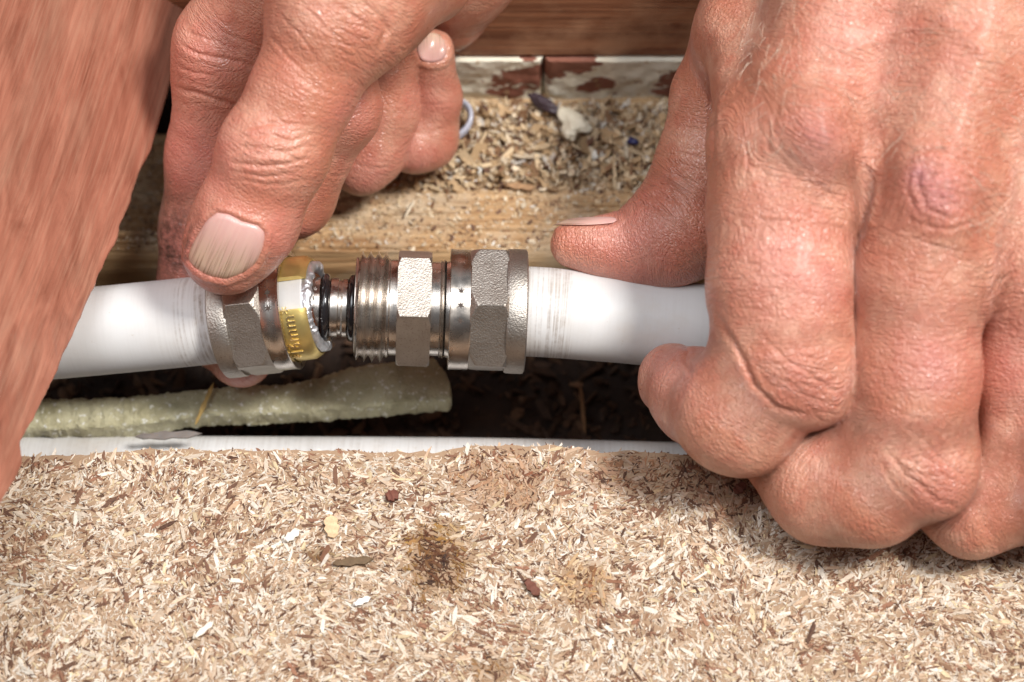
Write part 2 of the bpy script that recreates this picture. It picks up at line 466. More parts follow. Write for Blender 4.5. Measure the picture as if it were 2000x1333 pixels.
flake('bark_crumb', 766, 970, .3, 2.4, 1.9, .4, (.15, .045, .03), 'round dark red bark crumb pressed in the chipboard below the gap', 'bark crumb', T=.7)
flake('bark_crumb', 1040, 1150, .3, 3.8, 1.5, -.9, (.14, .045, .03), 'ragged dark bark crumb on the chipboard right of the resin stain', 'bark crumb', T=.6)
flake('bark_crumb', 1445, 955, .3, 2.6, 1.5, .7, (.15, .05, .035), 'small dark bark crumb on the chipboard under the right index finger', 'bark crumb', T=.6)

# ------------------------------------------------------------------ the gap under the floor
def heightfield(name, x0, x1, y0, y1, nx, ny, zf, mat, skirt=None, **k):
    xs = np.linspace(x0, x1, nx); ys = np.linspace(y0, y1, ny)
    X, Y = np.meshgrid(xs, ys, indexing='ij')
    Z = zf(X.ravel(), Y.ravel()).reshape(X.shape)
    V = np.stack([X, Y, Z], -1).reshape(-1, 3)
    i, j = np.meshgrid(np.arange(nx - 1), np.arange(ny - 1), indexing='ij')
    a = (i * ny + j).ravel(); f = np.stack([a, a + ny, a + ny + 1, a + 1], 1)
    if skirt is not None:
        fl = f.tolist(); V = V.tolist()
        per = [i * ny for i in range(nx)] + [(nx - 1) * ny + j for j in range(1, ny)] + [i * ny + ny - 1 for i in range(nx - 2, -1, -1)] + [j for j in range(ny - 2, 0, -1)]
        b = len(V)
        for p in per: V.append((V[p][0], V[p][1], skirt))
        m = len(per)
        for q in range(m):
            q2 = (q + 1) % m; fl.append((per[q2], per[q], b + q, b + q2))
        f = np.array(fl); V = np.array(V)
    return mesh_obj(name, V, f, mat, world=True, **k)

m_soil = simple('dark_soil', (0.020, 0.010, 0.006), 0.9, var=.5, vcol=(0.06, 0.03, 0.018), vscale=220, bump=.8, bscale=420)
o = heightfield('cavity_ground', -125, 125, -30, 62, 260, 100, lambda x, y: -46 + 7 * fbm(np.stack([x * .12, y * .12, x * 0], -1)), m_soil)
tag(o, kind='structure')
# crumbs in the gap
def scatter(name, N, xf, yf, zf, Lm, pal, prb, label, cat, mat, zr=(0, .5), tilt=.35, smax=6, dim=1.0):
    cx = xf(N); cy = yf(N); cz = zf(cx, cy) + rng.uniform(*zr, N)
    L = np.clip(rng.lognormal(math.log(Lm), .55, N), .25, smax); Wd = L * rng.uniform(.15, .55, N)
    col = pal[rng.choice(len(pal), N, p=prb)] * rng.uniform(.75, 1.15, (N, 1)) * dim
    v, f, c = chip_mesh(cx, cy, cz, rng.uniform(0, 6.28, N), L, Wd, rng.uniform(.1, .4, N) * np.clip(L, .3, 2), rng.normal(0, tilt, N), rng.normal(0, tilt * 1.3, N), np.clip(col, 0, .9))
    o = mesh_obj(name, v, f, mat, world=True, smooth=False, cols=c)
    tag(o, label, cat, kind='stuff'); return o
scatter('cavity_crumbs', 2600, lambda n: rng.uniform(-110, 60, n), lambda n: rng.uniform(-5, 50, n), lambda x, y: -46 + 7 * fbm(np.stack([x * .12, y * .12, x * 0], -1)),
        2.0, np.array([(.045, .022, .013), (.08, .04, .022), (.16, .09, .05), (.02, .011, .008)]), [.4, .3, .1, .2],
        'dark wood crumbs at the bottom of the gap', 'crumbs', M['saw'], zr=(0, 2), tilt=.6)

# joist behind the pipe
JZ = -16.0
jy0 = onz(900, 492, JZ)[1]; jy1 = onz(1000, 198, JZ)[1]
def joist_z(x, y):
    t = (y - jy0)
    g = (fbm(np.stack([x * .02, y * .9, x * 0 + 5], -1), 3) - .45) * 1.0 + (fbm(np.stack([x * .25, y * .4, x * 0], -1)) - .5) * .5
    drop = np.where(t < 1.2, -(1.2 - t) ** 2 * .6, 0)
    drop = drop - 15 * np.clip((-58.5 - x) / 2.0, 0, 1) * np.clip((t - 4.5) / 1.5, 0, 1)
    g = g + (fbm(np.stack([x * .05, y * 2.2, x * 0 + 15], -1), 3) - .45) * .9
    for k, (yi, am, ph) in enumerate(((1.7, 1.1, 0), (4.2, 1.3, 2), (6.0, .8, 4), (8.5, 1.5, 1), (10.4, .9, 3), (13.8, 1.2, 5), (17.0, .9, 2.5), (20.5, 1.2, 0.5))):
        wv = yi + .6 * np.sin(x * .05 + ph) + (fbm(np.stack([x * .08, x * 0 + k * 3, x * 0], -1), 3) - .45) * 1.6
        on = np.clip((fbm(np.stack([x * .06, x * 0 + k * 5 + 1, x * 0], -1), 2) - .30) * 8, 0, 1)
        g = g - am * on * np.exp(-((t - wv) / .22) ** 2) + .25 * on * np.exp(-((t - wv + .55) / .35) ** 2)
    return JZ + g + drop
m_joist = wood_material('joist_pine', (0.62, 0.41, 0.215), (0.30, 0.145, 0.055), 'x', .9, blot=(.58, .46, .32), bumpd=.45)
m_joist_face = m_joist
o = heightfield('floor_joist', -135, 135, jy0 - 1.5, jy1 + 2, 330, 240, joist_z, m_joist, skirt=-60)
tag(o, 'pale dusty wooden joist running behind the pipe', 'joist')
# a darker face strip of the joist's front is the same timber

# dust and chips on the joist
def jx(n): return rng.uniform(-95, 45, n)
def pile(x, y):
    t = np.clip((y - (jy0 + 12)) / (jy1 - jy0 - 12), 0, 1)
    return joist_z(x, y) + 1.3 * t ** 1.2 * fbm(np.stack([x * .14, y * .2, x * 0 + 2], -1)) * 2
PALJ = np.array([(.70, .54, .34), (.80, .68, .50), (.52, .36, .20), (.30, .17, .09), (.12, .06, .04), (.86, .82, .74)])
scatter('sawdust_pile', 12000, lambda n: rng.uniform(-30, 45, n), lambda n: jy0 + 13 + (jy1 - jy0 - 15) * rng.random(n) ** .6, pile, 1.15, PALJ, [.27, .16, .26, .16, .09, .06],
        'heap of sawdust and wood shavings at the back of the joist', 'sawdust', M['saw'], zr=(-.3, 1.6), tilt=.6, smax=7)
scatter('fine_sawdust', 16000, lambda n: rng.uniform(-100, 50, n), lambda n: jy0 + .5 + (jy1 - jy0) * rng.random(n), joist_z, .55, PALJ, [.25, .25, .2, .15, .1, .05],
        'fine sawdust scattered over the top of the joist', 'sawdust', M['saw'], zr=(0, .3), tilt=.3, smax=1.6)

# cream blocks and red wood behind the joist
def block(name, px0, px1, y, zb, zt, depth, mat, label, cat, lump=.45, group=None, seed=0):
    x0 = onz(px0, 150, zt)[0]; x1 = onz(px1, 150, zt)[0]
    nx, nz, nd = int((x1 - x0) / .8) + 2, 26, 12
    pts = []; idx = {}
    xs = np.linspace(x0, x1, nx); zs = np.linspace(zb, zt, nz); ds = np.linspace(0, depth, nd)
    # front, top as one sheet folded over the edge
    prof = [(0, z) for z in zs] + [(d_, zt) for d_ in ds[1:]]
    n = len(prof); V = np.array([(x, y + p[0], p[1]) for x in xs for p in prof], float)
    nn = fbm(V * .35 + seed * 9, 4) - .5; n2 = fbm(V * 1.3 + seed, 3) - .5
    amt = lump * (nn * 3 + n2 * 1.0)
    V[:, 1] -= amt; V[:, 2] += amt * .5
    endt = np.minimum(V[:, 0] - x0, x1 - V[:, 0]); V[:, 1] += np.clip(1 - endt / 1.2, 0, 1) ** 2 * 1.4
    i, j = np.meshgrid(np.arange(nx - 1), np.arange(n - 1), indexing='ij'); a = (i * n + j).ravel()
    f = np.stack([a, a + n, a + n + 1, a + 1], 1).tolist()
    b = len(V); V = V.tolist()
    # sides and back
    for e_, x in ((0, x0), (nx - 1, x1)):
        c0 = len(V); V.append((x, y + depth, zb))
        ring = [e_ * n + q for q in range(n)] + [c0]
        f.append(ring if e_ == 0 else ring[::-1])
    c0, c1 = b, b + 1
    f.append([n - 1, (nx - 1) * n + n - 1, c1, c0]); f.append([c0, c1, (nx - 1) * n, 0])
    o = mesh_obj(name, np.array(V), f, mat, world=True, sharp=60)
    return tag(o, label, cat, group)
s = NB('cream_foam')
cc = s.mix(s.ramp(s.noise(260, 4), [(.4, 0), (.8, .6)]), (.88, .84, .70), (.74, .64, .46))
pat = s.ramp(s.noise(95, 5, .55, s.mapping((.55, 1, 1.1))), [(.50, 0), (.515, 1)])
cc = s.mix(pat, cc, (.26, .10, .065))
pit = s.ramp(s.voro(260, feature='F1'), [(.08, .8), (.17, 0)])
cc = s.mix(pit, cc, (.45, .30, .16))
m_cream = s.set(Base_Color=cc, Roughness=.6, Normal=s.bump(s.noise(400, 4), .6, .7))
zt = onz(1000, 113, 0)  # top edge of the cream blocks
yb = jy1 + .5
# height so that the top front edge appears at py 113
def z_at(py, y):
    lo, hi = -20, 60
    for _ in range(40):
        mid = (lo + hi) / 2
        if onz(1000, py, mid)[1] > y: lo = mid
        else: hi = mid
    return lo
ZT = z_at(121, yb)
block('foam_block', 760, 1061, yb, JZ - 3, ZT, 8, m_cream, 'cream foam block left of the vertical seam, with one round red brown patch', 'foam block', seed=1)
block('foam_block', 1064, 1420, yb, JZ - 3, ZT, 8, m_cream, 'cream foam block right of the vertical seam, with smeared red brown paint', 'foam block', seed=4)
m_red = wood_material('red_brown_wood', (0.46, 0.20, 0.10), (0.19, 0.065, 0.03), 'x', .5, contrast=(.40, .62), blot=(.52, .28, .16), rough=.5)
def box_w(name, x0, x1, y0, y1, z0, z1, mat, bev=.6, **k):
    import bmesh
    bm = bmesh.new(); bmesh.ops.create_cube(bm, size=1)
    for v in bm.verts:
        v.co = Vector(((x0 + x1) / 2 + v.co.x * (x1 - x0), (y0 + y1) / 2 + v.co.y * (y1 - y0), (z0 + z1) / 2 + v.co.z * (z1 - z0)))
    bmesh.ops.bevel(bm, geom=list(bm.edges), offset=bev, segments=3, affect='EDGES')
    bm.verts.ensure_lookup_table()
    V = np.array([v.co[:] for v in bm.verts]); f = [[v.index for v in fa.verts] for fa in bm.faces]; bm.free()
    return mesh_obj(name, V, f, mat, world=True, sharp=35, **k)
o = box_w('wooden_board', -135, 135, yb + .9, yb + 20, ZT + .4, ZT + 60, m_red)
tag(o, 'red brown horizontal wooden board above the cream blocks', 'board')
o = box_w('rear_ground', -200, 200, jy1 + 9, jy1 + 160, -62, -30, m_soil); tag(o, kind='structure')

# small litter on the joist
def ring_torus(name, px, py, z, Rm, rm, mat, label, cat, tilt=(0.3, 0.2), hgt=1.0):
    w = onz(px, py, z); n, m = 56, 12; V = []
    for i in range(n):
        a = 2 * math.pi * i / n
        for j in range(m):
            b = 2 * math.pi * j / m
            rr = Rm + rm * math.cos(b); x, y, zz = rr * math.cos(a), rr * math.sin(a) * .95, hgt * rm * math.sin(b)
            zz += x * tilt[0] + y * tilt[1]
            V.append((w[0] + x, w[1] + y, z + zz + 1.5))
    f = [(i * m + j, ((i + 1) % n) * m + j, ((i + 1) % n) * m + (j + 1) % m, i * m + (j + 1) % m) for i in range(n) for j in range(m)]
    return tag(mesh_obj(name, np.array(V), f, mat, world=True), label, cat)
m_clear = simple('clear_plastic', (.72, .74, .86), .18, Transmission_Weight=.35, IOR=1.45)
ring_torus('plastic_ring', 880, 243, JZ + 3, 3.9, .55, m_clear, 'clear white plastic ring lying behind the little finger', 'ring', hgt=2.2)

def lump(name, px, py, z, size, mat, label, cat, ang=0.0, seed=1, rough=.5, lobes=None, sub=28):
    """an irregular solid crumb"""
    w = onz(px, py, z); V = []; n, m = sub, sub * 2
    for i in range(n + 1):
        ph = math.pi * i / n
        for j in range(m):
            t = 2 * math.pi * j / m
            V.append((math.sin(ph) * math.cos(t), math.sin(ph) * math.sin(t), math.cos(ph)))
    V = np.array(V); r = 1 + rough * (fbm(V * 1.6 + seed * 5, 4) - .47) * 2.2
    if lobes:
        th = np.arctan2(V[:, 1], V[:, 0]); r = r * (1 + lobes[1] * np.cos(lobes[0] * th + lobes[2]) * (1 - V[:, 2] ** 2))
    V = V * r[:, None] * np.array(size)
    ca, sa = math.cos(ang), math.sin(ang)
    V = np.stack([V[:, 0] * ca - V[:, 1] * sa, V[:, 0] * sa + V[:, 1] * ca, V[:, 2]], -1) + np.array([w[0], w[1], z + size[2] * .7])
    f = [(i * m + j, (i + 1) * m + j, (i + 1) * m + (j + 1) % m, i * m + (j + 1) % m) for i in range(n) for j in range(m)]
    return tag(mesh_obj(name, V, f, mat, world=True), label, cat)
m_foamc = simple('foam_crumb', (.80, .74, .58), .5, bump=.3, bscale=700)
lump('foam_crumb', 1118, 250, JZ + 2.5, (2.6, 3.4, 1.6), m_foamc, 'whitish foam crumb with a side lobe on the sawdust heap', 'foam crumb', ang=.35, seed=3, lobes=(3, .35, .6))
m_dark = simple('dark_crumb', (.06, .04, .05), .5, bump=.4, bscale=600)
lump('bark_piece', 1062, 207, JZ + 3, (3.2, 1.2, 1.2), m_dark, 'dark bark piece on the sawdust heap under the seam', 'bark', ang=-.6, seed=8)
m_blue = simple('blue_crumb', (.02, .02, .10), .4)
lump('blue_crumb', 1236, 278, JZ + 2.5, (1.1, .7, .6), m_blue, 'tiny dark blue plastic crumb in the sawdust by the right thumb', 'crumb', ang=-.3, seed=5)
flake('wood_splinter', 800, 410, JZ + .8, 4.2, .4, 1.1, (.82, .72, .55), 'thin pale splinter lying on the joist between the hands', 'splinter')
flake('wood_splinter', 1015, 366, JZ + .8, 6.2, 1.2, -.15, (.42, .25, .13), 'brown splinter lying flat on the middle of the joist', 'splinter')
flake('wood_splinter', 1140, 470, JZ + 1, 9, .5, .12, (.40, .25, .12), 'long thin brown splinter at the front of the joist', 'splinter')

# ------------------------------------------------------------------ pipes
def catmull(pts, n=16):
    pts = np.asarray(pts, float); out = []
    p = np.vstack([2 * pts[0] - pts[1], pts, 2 * pts[-1] - pts[-2]])
    for i in range(1, len(p) - 2):
        for t in np.linspace(0, 1, n, endpoint=False):
            a, b, c, d = p[i - 1], p[i], p[i + 1], p[i + 2]
            out.append(.5 * (2 * b + (c - a) * t + (2 * a - 5 * b + 4 * c - d) * t * t + (3 * b - a - 3 * c + d) * t ** 3))
    out.append(pts[-1]); return np.array(out)

def tube(name, path, rfun, mat, parent=None, nth=72, inner=None, dirt=None, **k):
    """tube along a path in (right, up, toward) mm, with an inner wall when inner is given"""
    path = np.asarray(path); tg = np.gradient(path, axis=0); tg /= np.linalg.norm(tg, axis=1)[:, None]
    up = np.array([0, 1., 0]); V = []; al = []
    s_ = np.concatenate([[0], np.cumsum(np.linalg.norm(np.diff(path, axis=0), axis=1))])
    th = np.linspace(0, 2 * math.pi, nth, endpoint=False)
    def ringpts(i, r):
        a = np.cross(tg[i], up); a /= np.linalg.norm(a); b = np.cross(a, tg[i])
        # a toward the camera, b up
        return path[i] + r * (np.cos(th)[:, None] * a + np.sin(th)[:, None] * b)
    rows = [(i, rfun(s_[i])) for i in range(len(path))]
    if inner is not None:
        rows += [(i, inner) for i in range(len(path) - 1, -1, -1)]
    for i, r in rows:
        V.append(ringpts(i, r)); al.append(np.full(nth, s_[i]))
    V = np.concatenate(V); al = np.concatenate(al); n = len(rows)
    i, j = np.meshgrid(np.arange(n if inner is not None else n - 1), np.arange(nth), indexing='ij')
    a = (i * nth + j).ravel(); j2 = (i * nth + (j + 1) % nth).ravel(); tot = n * nth
    f = np.stack([a, (a + nth) % tot, (j2 + nth) % tot, j2], 1)
    at = {'along': al, 'dirt': dirt(V, al) if dirt else np.zeros(len(V))}
    return mesh_obj(name, V, f, mat, parent, attrs=at, **k)

path_l = catmull([P(-320, 690, -9), P(-100, 672, -7.5), P(100, 655, -6), P(250, 641, -4.6), P(390, 627, -3.2), P(480, 615.5, -1.8), P(575, 604, 0), P(615, 599, .8)])
o = tube('white_pipe', path_l, lambda s_: 7.9, M['pipe'], inner=5.9,
         dirt=lambda V, al: np.clip(1 - np.abs(V[:, 0] - P(395, 0, 0)[0]) / 6.0, 0, 1) * .9 + .06)
tag(o, 'white plastic pipe held by the left hand, running under the tilted plank', 'pipe')
PIPE_L = o
path_r = catmull([P(960, 606, 0), P(1026, 608.5, 0), P(1110, 614, 0), P(1250, 628, -.5), P(1400, 643, -1), P(1600, 655, -2), P(1900, 660, -5), P(2250, 655, -9)])
o = tube('white_pipe', path_r, lambda s_: 7.92 - .25 * math.exp(-((s_ - 26) / 10) ** 2), M['pipe'], inner=5.9,
         dirt=lambda V, al: np.where(V[:, 0] < P(1117, 0, 0)[0] + 1.2 * (fbm(V * .9, 2) - .4), .60, .04))
tag(o, 'white plastic pipe leaving the right nut into the right fist, scuffed near the nut', 'pipe')
zl = -26.0
wl_ = [onz(px, 905, zl) for px in (-300, 0, 400, 900, 1350, 1700)]
def wtoq(w):
    w = np.asarray(w, float) - O
    return np.array([w @ R, w @ U, -(w @ F)])
low_c = []
for px, py in ((-350, 843), (0, 849), (400, 852), (900, 855), (1300, 864), (1700, 878)):
    top = P(px, py, -25)      # the top edge seen in the gap
    q = P(px, py + 88, 0); k = 1
    # centre: straight below the seen edge by one radius
    c = onz(px, py, zl); qc = wtoq(c); qc[1] -= 7.9 / 1.0
    low_c.append(qc)
low_c = np.array(low_c)
o = tube('white_pipe', catmull(low_c), lambda s_: 7.9, M['pipe'], dirt=lambda V, al: np.full(len(V), .25))
tag(o, 'lower white pipe lying in the gap along the chipboard edge', 'pipe')

# foam strip
def strip(name, pts, z, mat, label, cat):
    """pts: (px, py_top, py_bottom) of a soft foam strip lying at height z"""
    xs = np.array([p[0] for p in pts], float); tp = np.array([p[1] for p in pts], float); bt = np.array([p[2] for p in pts], float)
    X = np.linspace(xs[0], xs[-1], 260); n = 40; V = []
    for x in X:
        t, b = np.interp(x, xs, tp), np.interp(x, xs, bt)
        qa, qb = onz(x, t, z), onz(x, b, z); c = (qa + qb) / 2; h = (qa - qb) / 2
        e_ = min(1, (min(x - X[0], X[-1] - x) / 3 + .35)) ** .5
        for j in range(n):
            a = 2 * math.pi * j / n
            ca, sa = math.cos(a), math.sin(a)
            sq = lambda v: math.copysign(abs(v) ** .2, v)
            V.append(c + h * sq(ca) * (.75 + .25 * e_) + np.array([0, 0, 2.6 * sq(sa) * e_]))
    V = np.array(V); nn = fbm(V * .5, 4) - .47; n2 = fbm(V * 2.2, 3) - .47
    cen = V.reshape(len(X), n, 3).mean(1, keepdims=True).repeat(n, 1).reshape(-1, 3)
    dr = V - cen; dr /= np.linalg.norm(dr, axis=1)[:, None] + 1e-6
    V = V + dr * (nn * 1.5 + n2 * .8)[:, None]
    f = [(i * n + j, i * n + (j + 1) % n, (i + 1) * n + (j + 1) % n, (i + 1) * n + j) for i in range(len(X) - 1) for j in range(n)]
    f.append(list(range(n))[::-1]); f.append([(len(X) - 1) * n + j for j in range(n)])
    return tag(mesh_obj(name, V, f, mat, world=True, sharp=38), label, cat)
s = NB('greenish_foam')
cc = s.mix(s.ramp(s.noise(180, 5), [(.4, 0), (.75, .9)]), (.60, .56, .37), (.33, .29, .16))
cc = s.mix(s.ramp(s.noise(900, 3), [(.60, 0), (.66, .9)]), cc, (.88, .87, .80))
m_strip = s.set(Base_Color=cc, Roughness=.38, Normal=s.bump(s.noise(520, 5, .7), 1.6, 1.0), Subsurface_Weight=.15, Subsurface_Scale=2 * MM, Subsurface_Radius=(1, .9, .5))
strip('foam_strip', [(-60, 800, 856), (80, 790, 850), (250, 786, 846), (400, 772, 822), (560, 762, 818), (640, 744, 812), (700, 726, 808), (780, 716, 800), (850, 712, 796), (872, 738, 794), (882, 766, 788)],
      -23, m_strip, 'rough greenish cream foam strip lying in the gap below the pipe', 'foam strip')
flake('straw', 400, 790, -18.5, 9, .7, 1.25, (.45, .30, .10), 'yellow straw standing across the foam strip', 'straw')
flake('wood_splinter', 1138, 800, -36, 11, .7, 1.65, (.20, .11, .05), 'dim brown splinter in the dark gap under the right pipe', 'splinter')
flake('plastic_scrap', 330, 852, -17.5, 12, 1.4, .05, (.16, .145, .135), 'thin grey scrap between the foam strip and the lower pipe', 'scrap')

# ------------------------------------------------------------------ turned metal parts
def axis_frame(q0, dirv):
    a = np.asarray(dirv, float); a /= np.linalg.norm(a)
    c = np.array([0, 0, 1.]) - a * a[2]; c /= np.linalg.norm(c)      # toward the camera, angle 0
    u = np.cross(c, a); u = u if u[1] > 0 else -u                     # up, angle 90
    return np.asarray(q0, float), a, c, u

def lathe(name, fr, rows, mat, parent=None, nth=240, hexr=None, th0=0.0, closed=False, arc=None, sharp=28, helix=None, jag=None, **k):
    """rows: (s, rmax, ishex); the hexagon cuts rmax where ishex"""
    q0, a, c, u = fr
    if arc: th = np.linspace(arc[0], arc[1], nth)
    else: th = np.linspace(0, 2 * math.pi, nth, endpoint=False)
    V = []; al = []
    for row in rows:
        s_, r, hx = row[0], row[1], row[2] if len(row) > 2 else False
        rr = np.full(nth, float(r)); ss = np.full(nth, float(s_))
        if hx:
            ph = (th - th0) % (math.pi / 3) - math.pi / 6
            rh = hexr * math.cos(math.pi / 6) / np.cos(ph)
            rr = np.minimum(rr, rh)
        if helix: rr = rr + helix(s_, th) * (r > helix.rmin)
        if jag is not None: ss, rr = jag(ss, rr, th)
        V.append(q0 + ss[:, None] * a + rr[:, None] * (np.cos(th)[:, None] * c + np.sin(th)[:, None] * u)); al.append(ss)
    V = np.concatenate(V); al = np.concatenate(al); n = len(rows)
    i, j = np.meshgrid(np.arange(n if closed else n - 1), np.arange(nth - 1 if arc else nth), indexing='ij')
    tot = n * nth; a_ = (i * nth + j).ravel(); b_ = (i * nth + (j + 1) % nth).ravel()
    f = np.stack([a_, b_, (b_ + nth) % tot, (a_ + nth) % tot], 1)
    if arc:
        fl = f.tolist(); fl.append([i * nth for i in range(n)]); fl.append([i * nth + nth - 1 for i in range(n)][::-1]); f = fl
    o = mesh_obj(name, V, f, mat, parent, attrs={'along': al}, sharp=sharp, **k)
    return o

def hex_rows(s0, s1, Rc, ch0, ch1, n=9):
    """hexagon with turned chamfers: rmax falls towards each end by ch"""
    rows = []
    for t in np.linspace(0, 1, n): rows.append((s0 + ch0[0] * t, Rc - ch0[1] * (1 - t) ** 1.5, True))
    rows.append(((s0 + s1) / 2, Rc, True))
    for t in np.linspace(0, 1, n): rows.append((s1 - ch1[0] * (1 - t), Rc - ch1[1] * t ** 1.5, True))
    return rows

def star_marks(parent, fr, s_, r, thetas, size=1.2):
    """three small engraved six-armed stars, each of short strokes lying on the band"""
    q0, a, c, u = fr
    for k, th in enumerate(thetas):
        V = []; f = []
        n_ = np.cos(th) * c + np.sin(th) * u; t_ = -np.sin(th) * c + np.cos(th) * u
        cen = q0 + s_ * a + (r + .02) * n_
        for q in range(3):
            an = q * math.pi / 3 + .35 + .2 * k; dv = math.cos(an) * a + math.sin(an) * t_; pv = -math.sin(an) * a + math.cos(an) * t_
            b = len(V); L = size * (.5 + .08 * ((q + k) % 2))
            for (x, y, z) in ((-L, -.05, 0), (-L * .3, -.13, 0), (L * .3, -.13, 0), (L, .05, 0), (L * .3, .13, 0), (-L * .3, .13, 0)):
                dip = -(x * x * 0.0)
                ty = (x * dv + y * pv) @ t_
                V.append(cen + x * dv + y * pv - n_ * (ty * ty / (2 * r)) + n_ * (.06 + .012 * q))
            f += [(b, b + 1, b + 2, b + 3), (b, b + 3, b + 4, b + 5)]
            b2 = len(V)
            for i_ in range(6): V.append(V[b + i_] - n_ * .12)
            f += [(b + i_, b2 + i_, b2 + (i_ + 1) % 6, b + (i_ + 1) % 6) for i_ in range(6)]
        mesh_obj('star_mark', np.array(V), f, M['mark'], parent, smooth=False)

def nut(name, fr, parent, sgn, th0, stars):
    """compression nut, s runs from its open rim (0) to its collar; sgn flips for the mirrored one"""
    px = SX
    S = lambda v: v * px * sgn * (.96 if sgn < 0 else 1)
    rim = [(0, 106), (0, 116.5), (1.5, 118.5), (4, 118), (6, 117.3), (20, 117.3), (38, 117.3), (41, 116)]
    o1 = lathe('threaded_rim', fr, [(S(24), 104 * px), (S(2), 104 * px)] + [(S(a), b * px) for a, b in rim] + [(S(43), 100 * px)], M['turned'], parent)
    Rc = 131 * px
    hr = [(s_ * 1.0, r, h) for s_, r, h in hex_rows(S(38), S(113), Rc, (S(20), 1.35), (S(10), .9))]
    rows = [(S(38), 112 * px)] + hr + [(S(113.2), 108 * px)]
    o2 = lathe('hex_body', fr, rows, M['cast'], parent, nth=432, hexr=Rc, th0=th0, sharp=22)
    col = [(108, 108), (110, 119.5), (114, 121.5), (128, 122), (140, 122), (147, 121.5), (149.5, 118), (150, 112), (150, 89), (140, 88.5)]
    o3 = lathe('collar', fr, [(S(a), b * px) for a, b in col], M['cast'], parent)
    star_marks(o1, fr, S(21), 117.5 * px, stars)

lt = thing('compression_nut', P(500, 700, 0), 'nickel plated hex nut pinched under the left thumb, tilted on its pipe', 'nut')
d_left = P(575, 604, 0) - P(430, 620, -2.3)
fr_l = axis_frame(P(574, 604, 0), d_left)
nut('nut', fr_l, lt, -1, math.radians(8), [math.radians(t) for t in (17, 2, -13)])
# the right nut's rim is at x 876 and its collar at 1026
rt = thing('compression_nut', P(950, 720, 0), 'nickel plated hex nut tightened on the right of the connector', 'nut')
d_right = P(1026, 609, -.4) - P(720, 599, .6)
fr_r = axis_frame(P(877, 604.5, 0), d_right)
nut('nut', fr_r, rt, 1, math.radians(4), [math.radians(t) for t in (17, 3.5, -11)])

# connector between them
ct = thing('pipe_connector', P(800, 710, 0), 'threaded nickel connector with two black rings, between the nuts', 'pipe connector')
fr_c = axis_frame(P(694, 598.5, .6), d_right)
px = SX
def thr(s_, th):
    t = ((s_ / px) / 15.7 - th / (2 * math.pi)) % 1.0
    return (1 - np.abs(t * 2 - 1)) ** 1.5 * 13.5 * px * min(1, max(0, (s_ / px - 0) / 6)) * min(1, max(0, (66 - s_ / px) / 6))
thr.rmin = 90 * px
rows = [(2 * px, 68 * px), (0, 70 * px), (-.5 * px, 88 * px), (0, 93 * px)] + [(t * px, 95.5 * px) for t in np.linspace(.5, 66, 240)] + [(67 * px, 93.5 * px), (70 * px, 93.5 * px), (86 * px, 93.5 * px)]
lathe('thread', fr_c, rows, M['turned'], ct, helix=thr, sharp=70)
Rc = 122 * px
rows = [(82 * px, 94 * px)] + hex_rows(82 * px, 147 * px, Rc, (7 * px, .75), (7 * px, .75)) + [(147.2 * px, 90 * px)]
lathe('hex_body', fr_c, rows, M['cast'], ct, nth=432, hexr=Rc, th0=math.radians(-8), sharp=22)
rows = [(143 * px, 92 * px), (158 * px, 92 * px), (164 * px, 92 * px), (166 * px, 96 * px), (169 * px, 92 * px), (172 * px, 97 * px), (176 * px, 93 * px), (188 * px, 97 * px), (204 * px, 97 * px)]
lathe('neck', fr_c, rows, M['turned'], ct)
d_sp = P(694, 598.5, .6) - P(600, 601.5, .6)
fr_s = axis_frame(P(600, 598.5, .6), P(694, 598.5, .6) - P(600, 594.5, .9))
rows = [(-10, 50), (0, 56), (12, 58), (25, 58), (27, 51), (44, 51), (46, 57), (52, 58), (60, 57.5), (62, 54), (66, 54), (70, 57), (78, 57), (80, 51), (97, 51), (98, 60), (100, 60)]
lathe('insert_tube', fr_s, [(a * px, b * px) for a, b in rows], M['turned'], ct)
def oring(fr, s_, r, rm):
    q0, a, c, u = fr; n, m = 96, 16
    rows = [((s_ + rm * math.cos(2 * math.pi * j / m)) * px, (r + rm * math.sin(2 * math.pi * j / m)) * px) for j in range(m)]
    return lathe('rubber_ring', fr, rows, M['rubber'], ct, nth=n, closed=True, sharp=180)
oring(fr_s, 35.5, 57, 9.2); oring(fr_s, 88.5, 57, 9.2)

# brass split ring on the left pipe
fr_o = axis_frame(P(557, 606, -.3), d_left)
ot = None
rows = [(-6, 91), (-6, 100), (0, 102), (30, 102), (52, 101.5), (63, 95), (66, 92), (66, 90.5), (30, 90)]
ot = lathe('compression_ring', fr_o, [(a * px, b * px) for a, b in rows], M['brass'], None, nth=220, closed=True, arc=(math.radians(37), math.radians(359)), sharp=30)
tag(ot, 'yellow brass split ring marked 16mm, standing out of the left nut', 'compression ring')
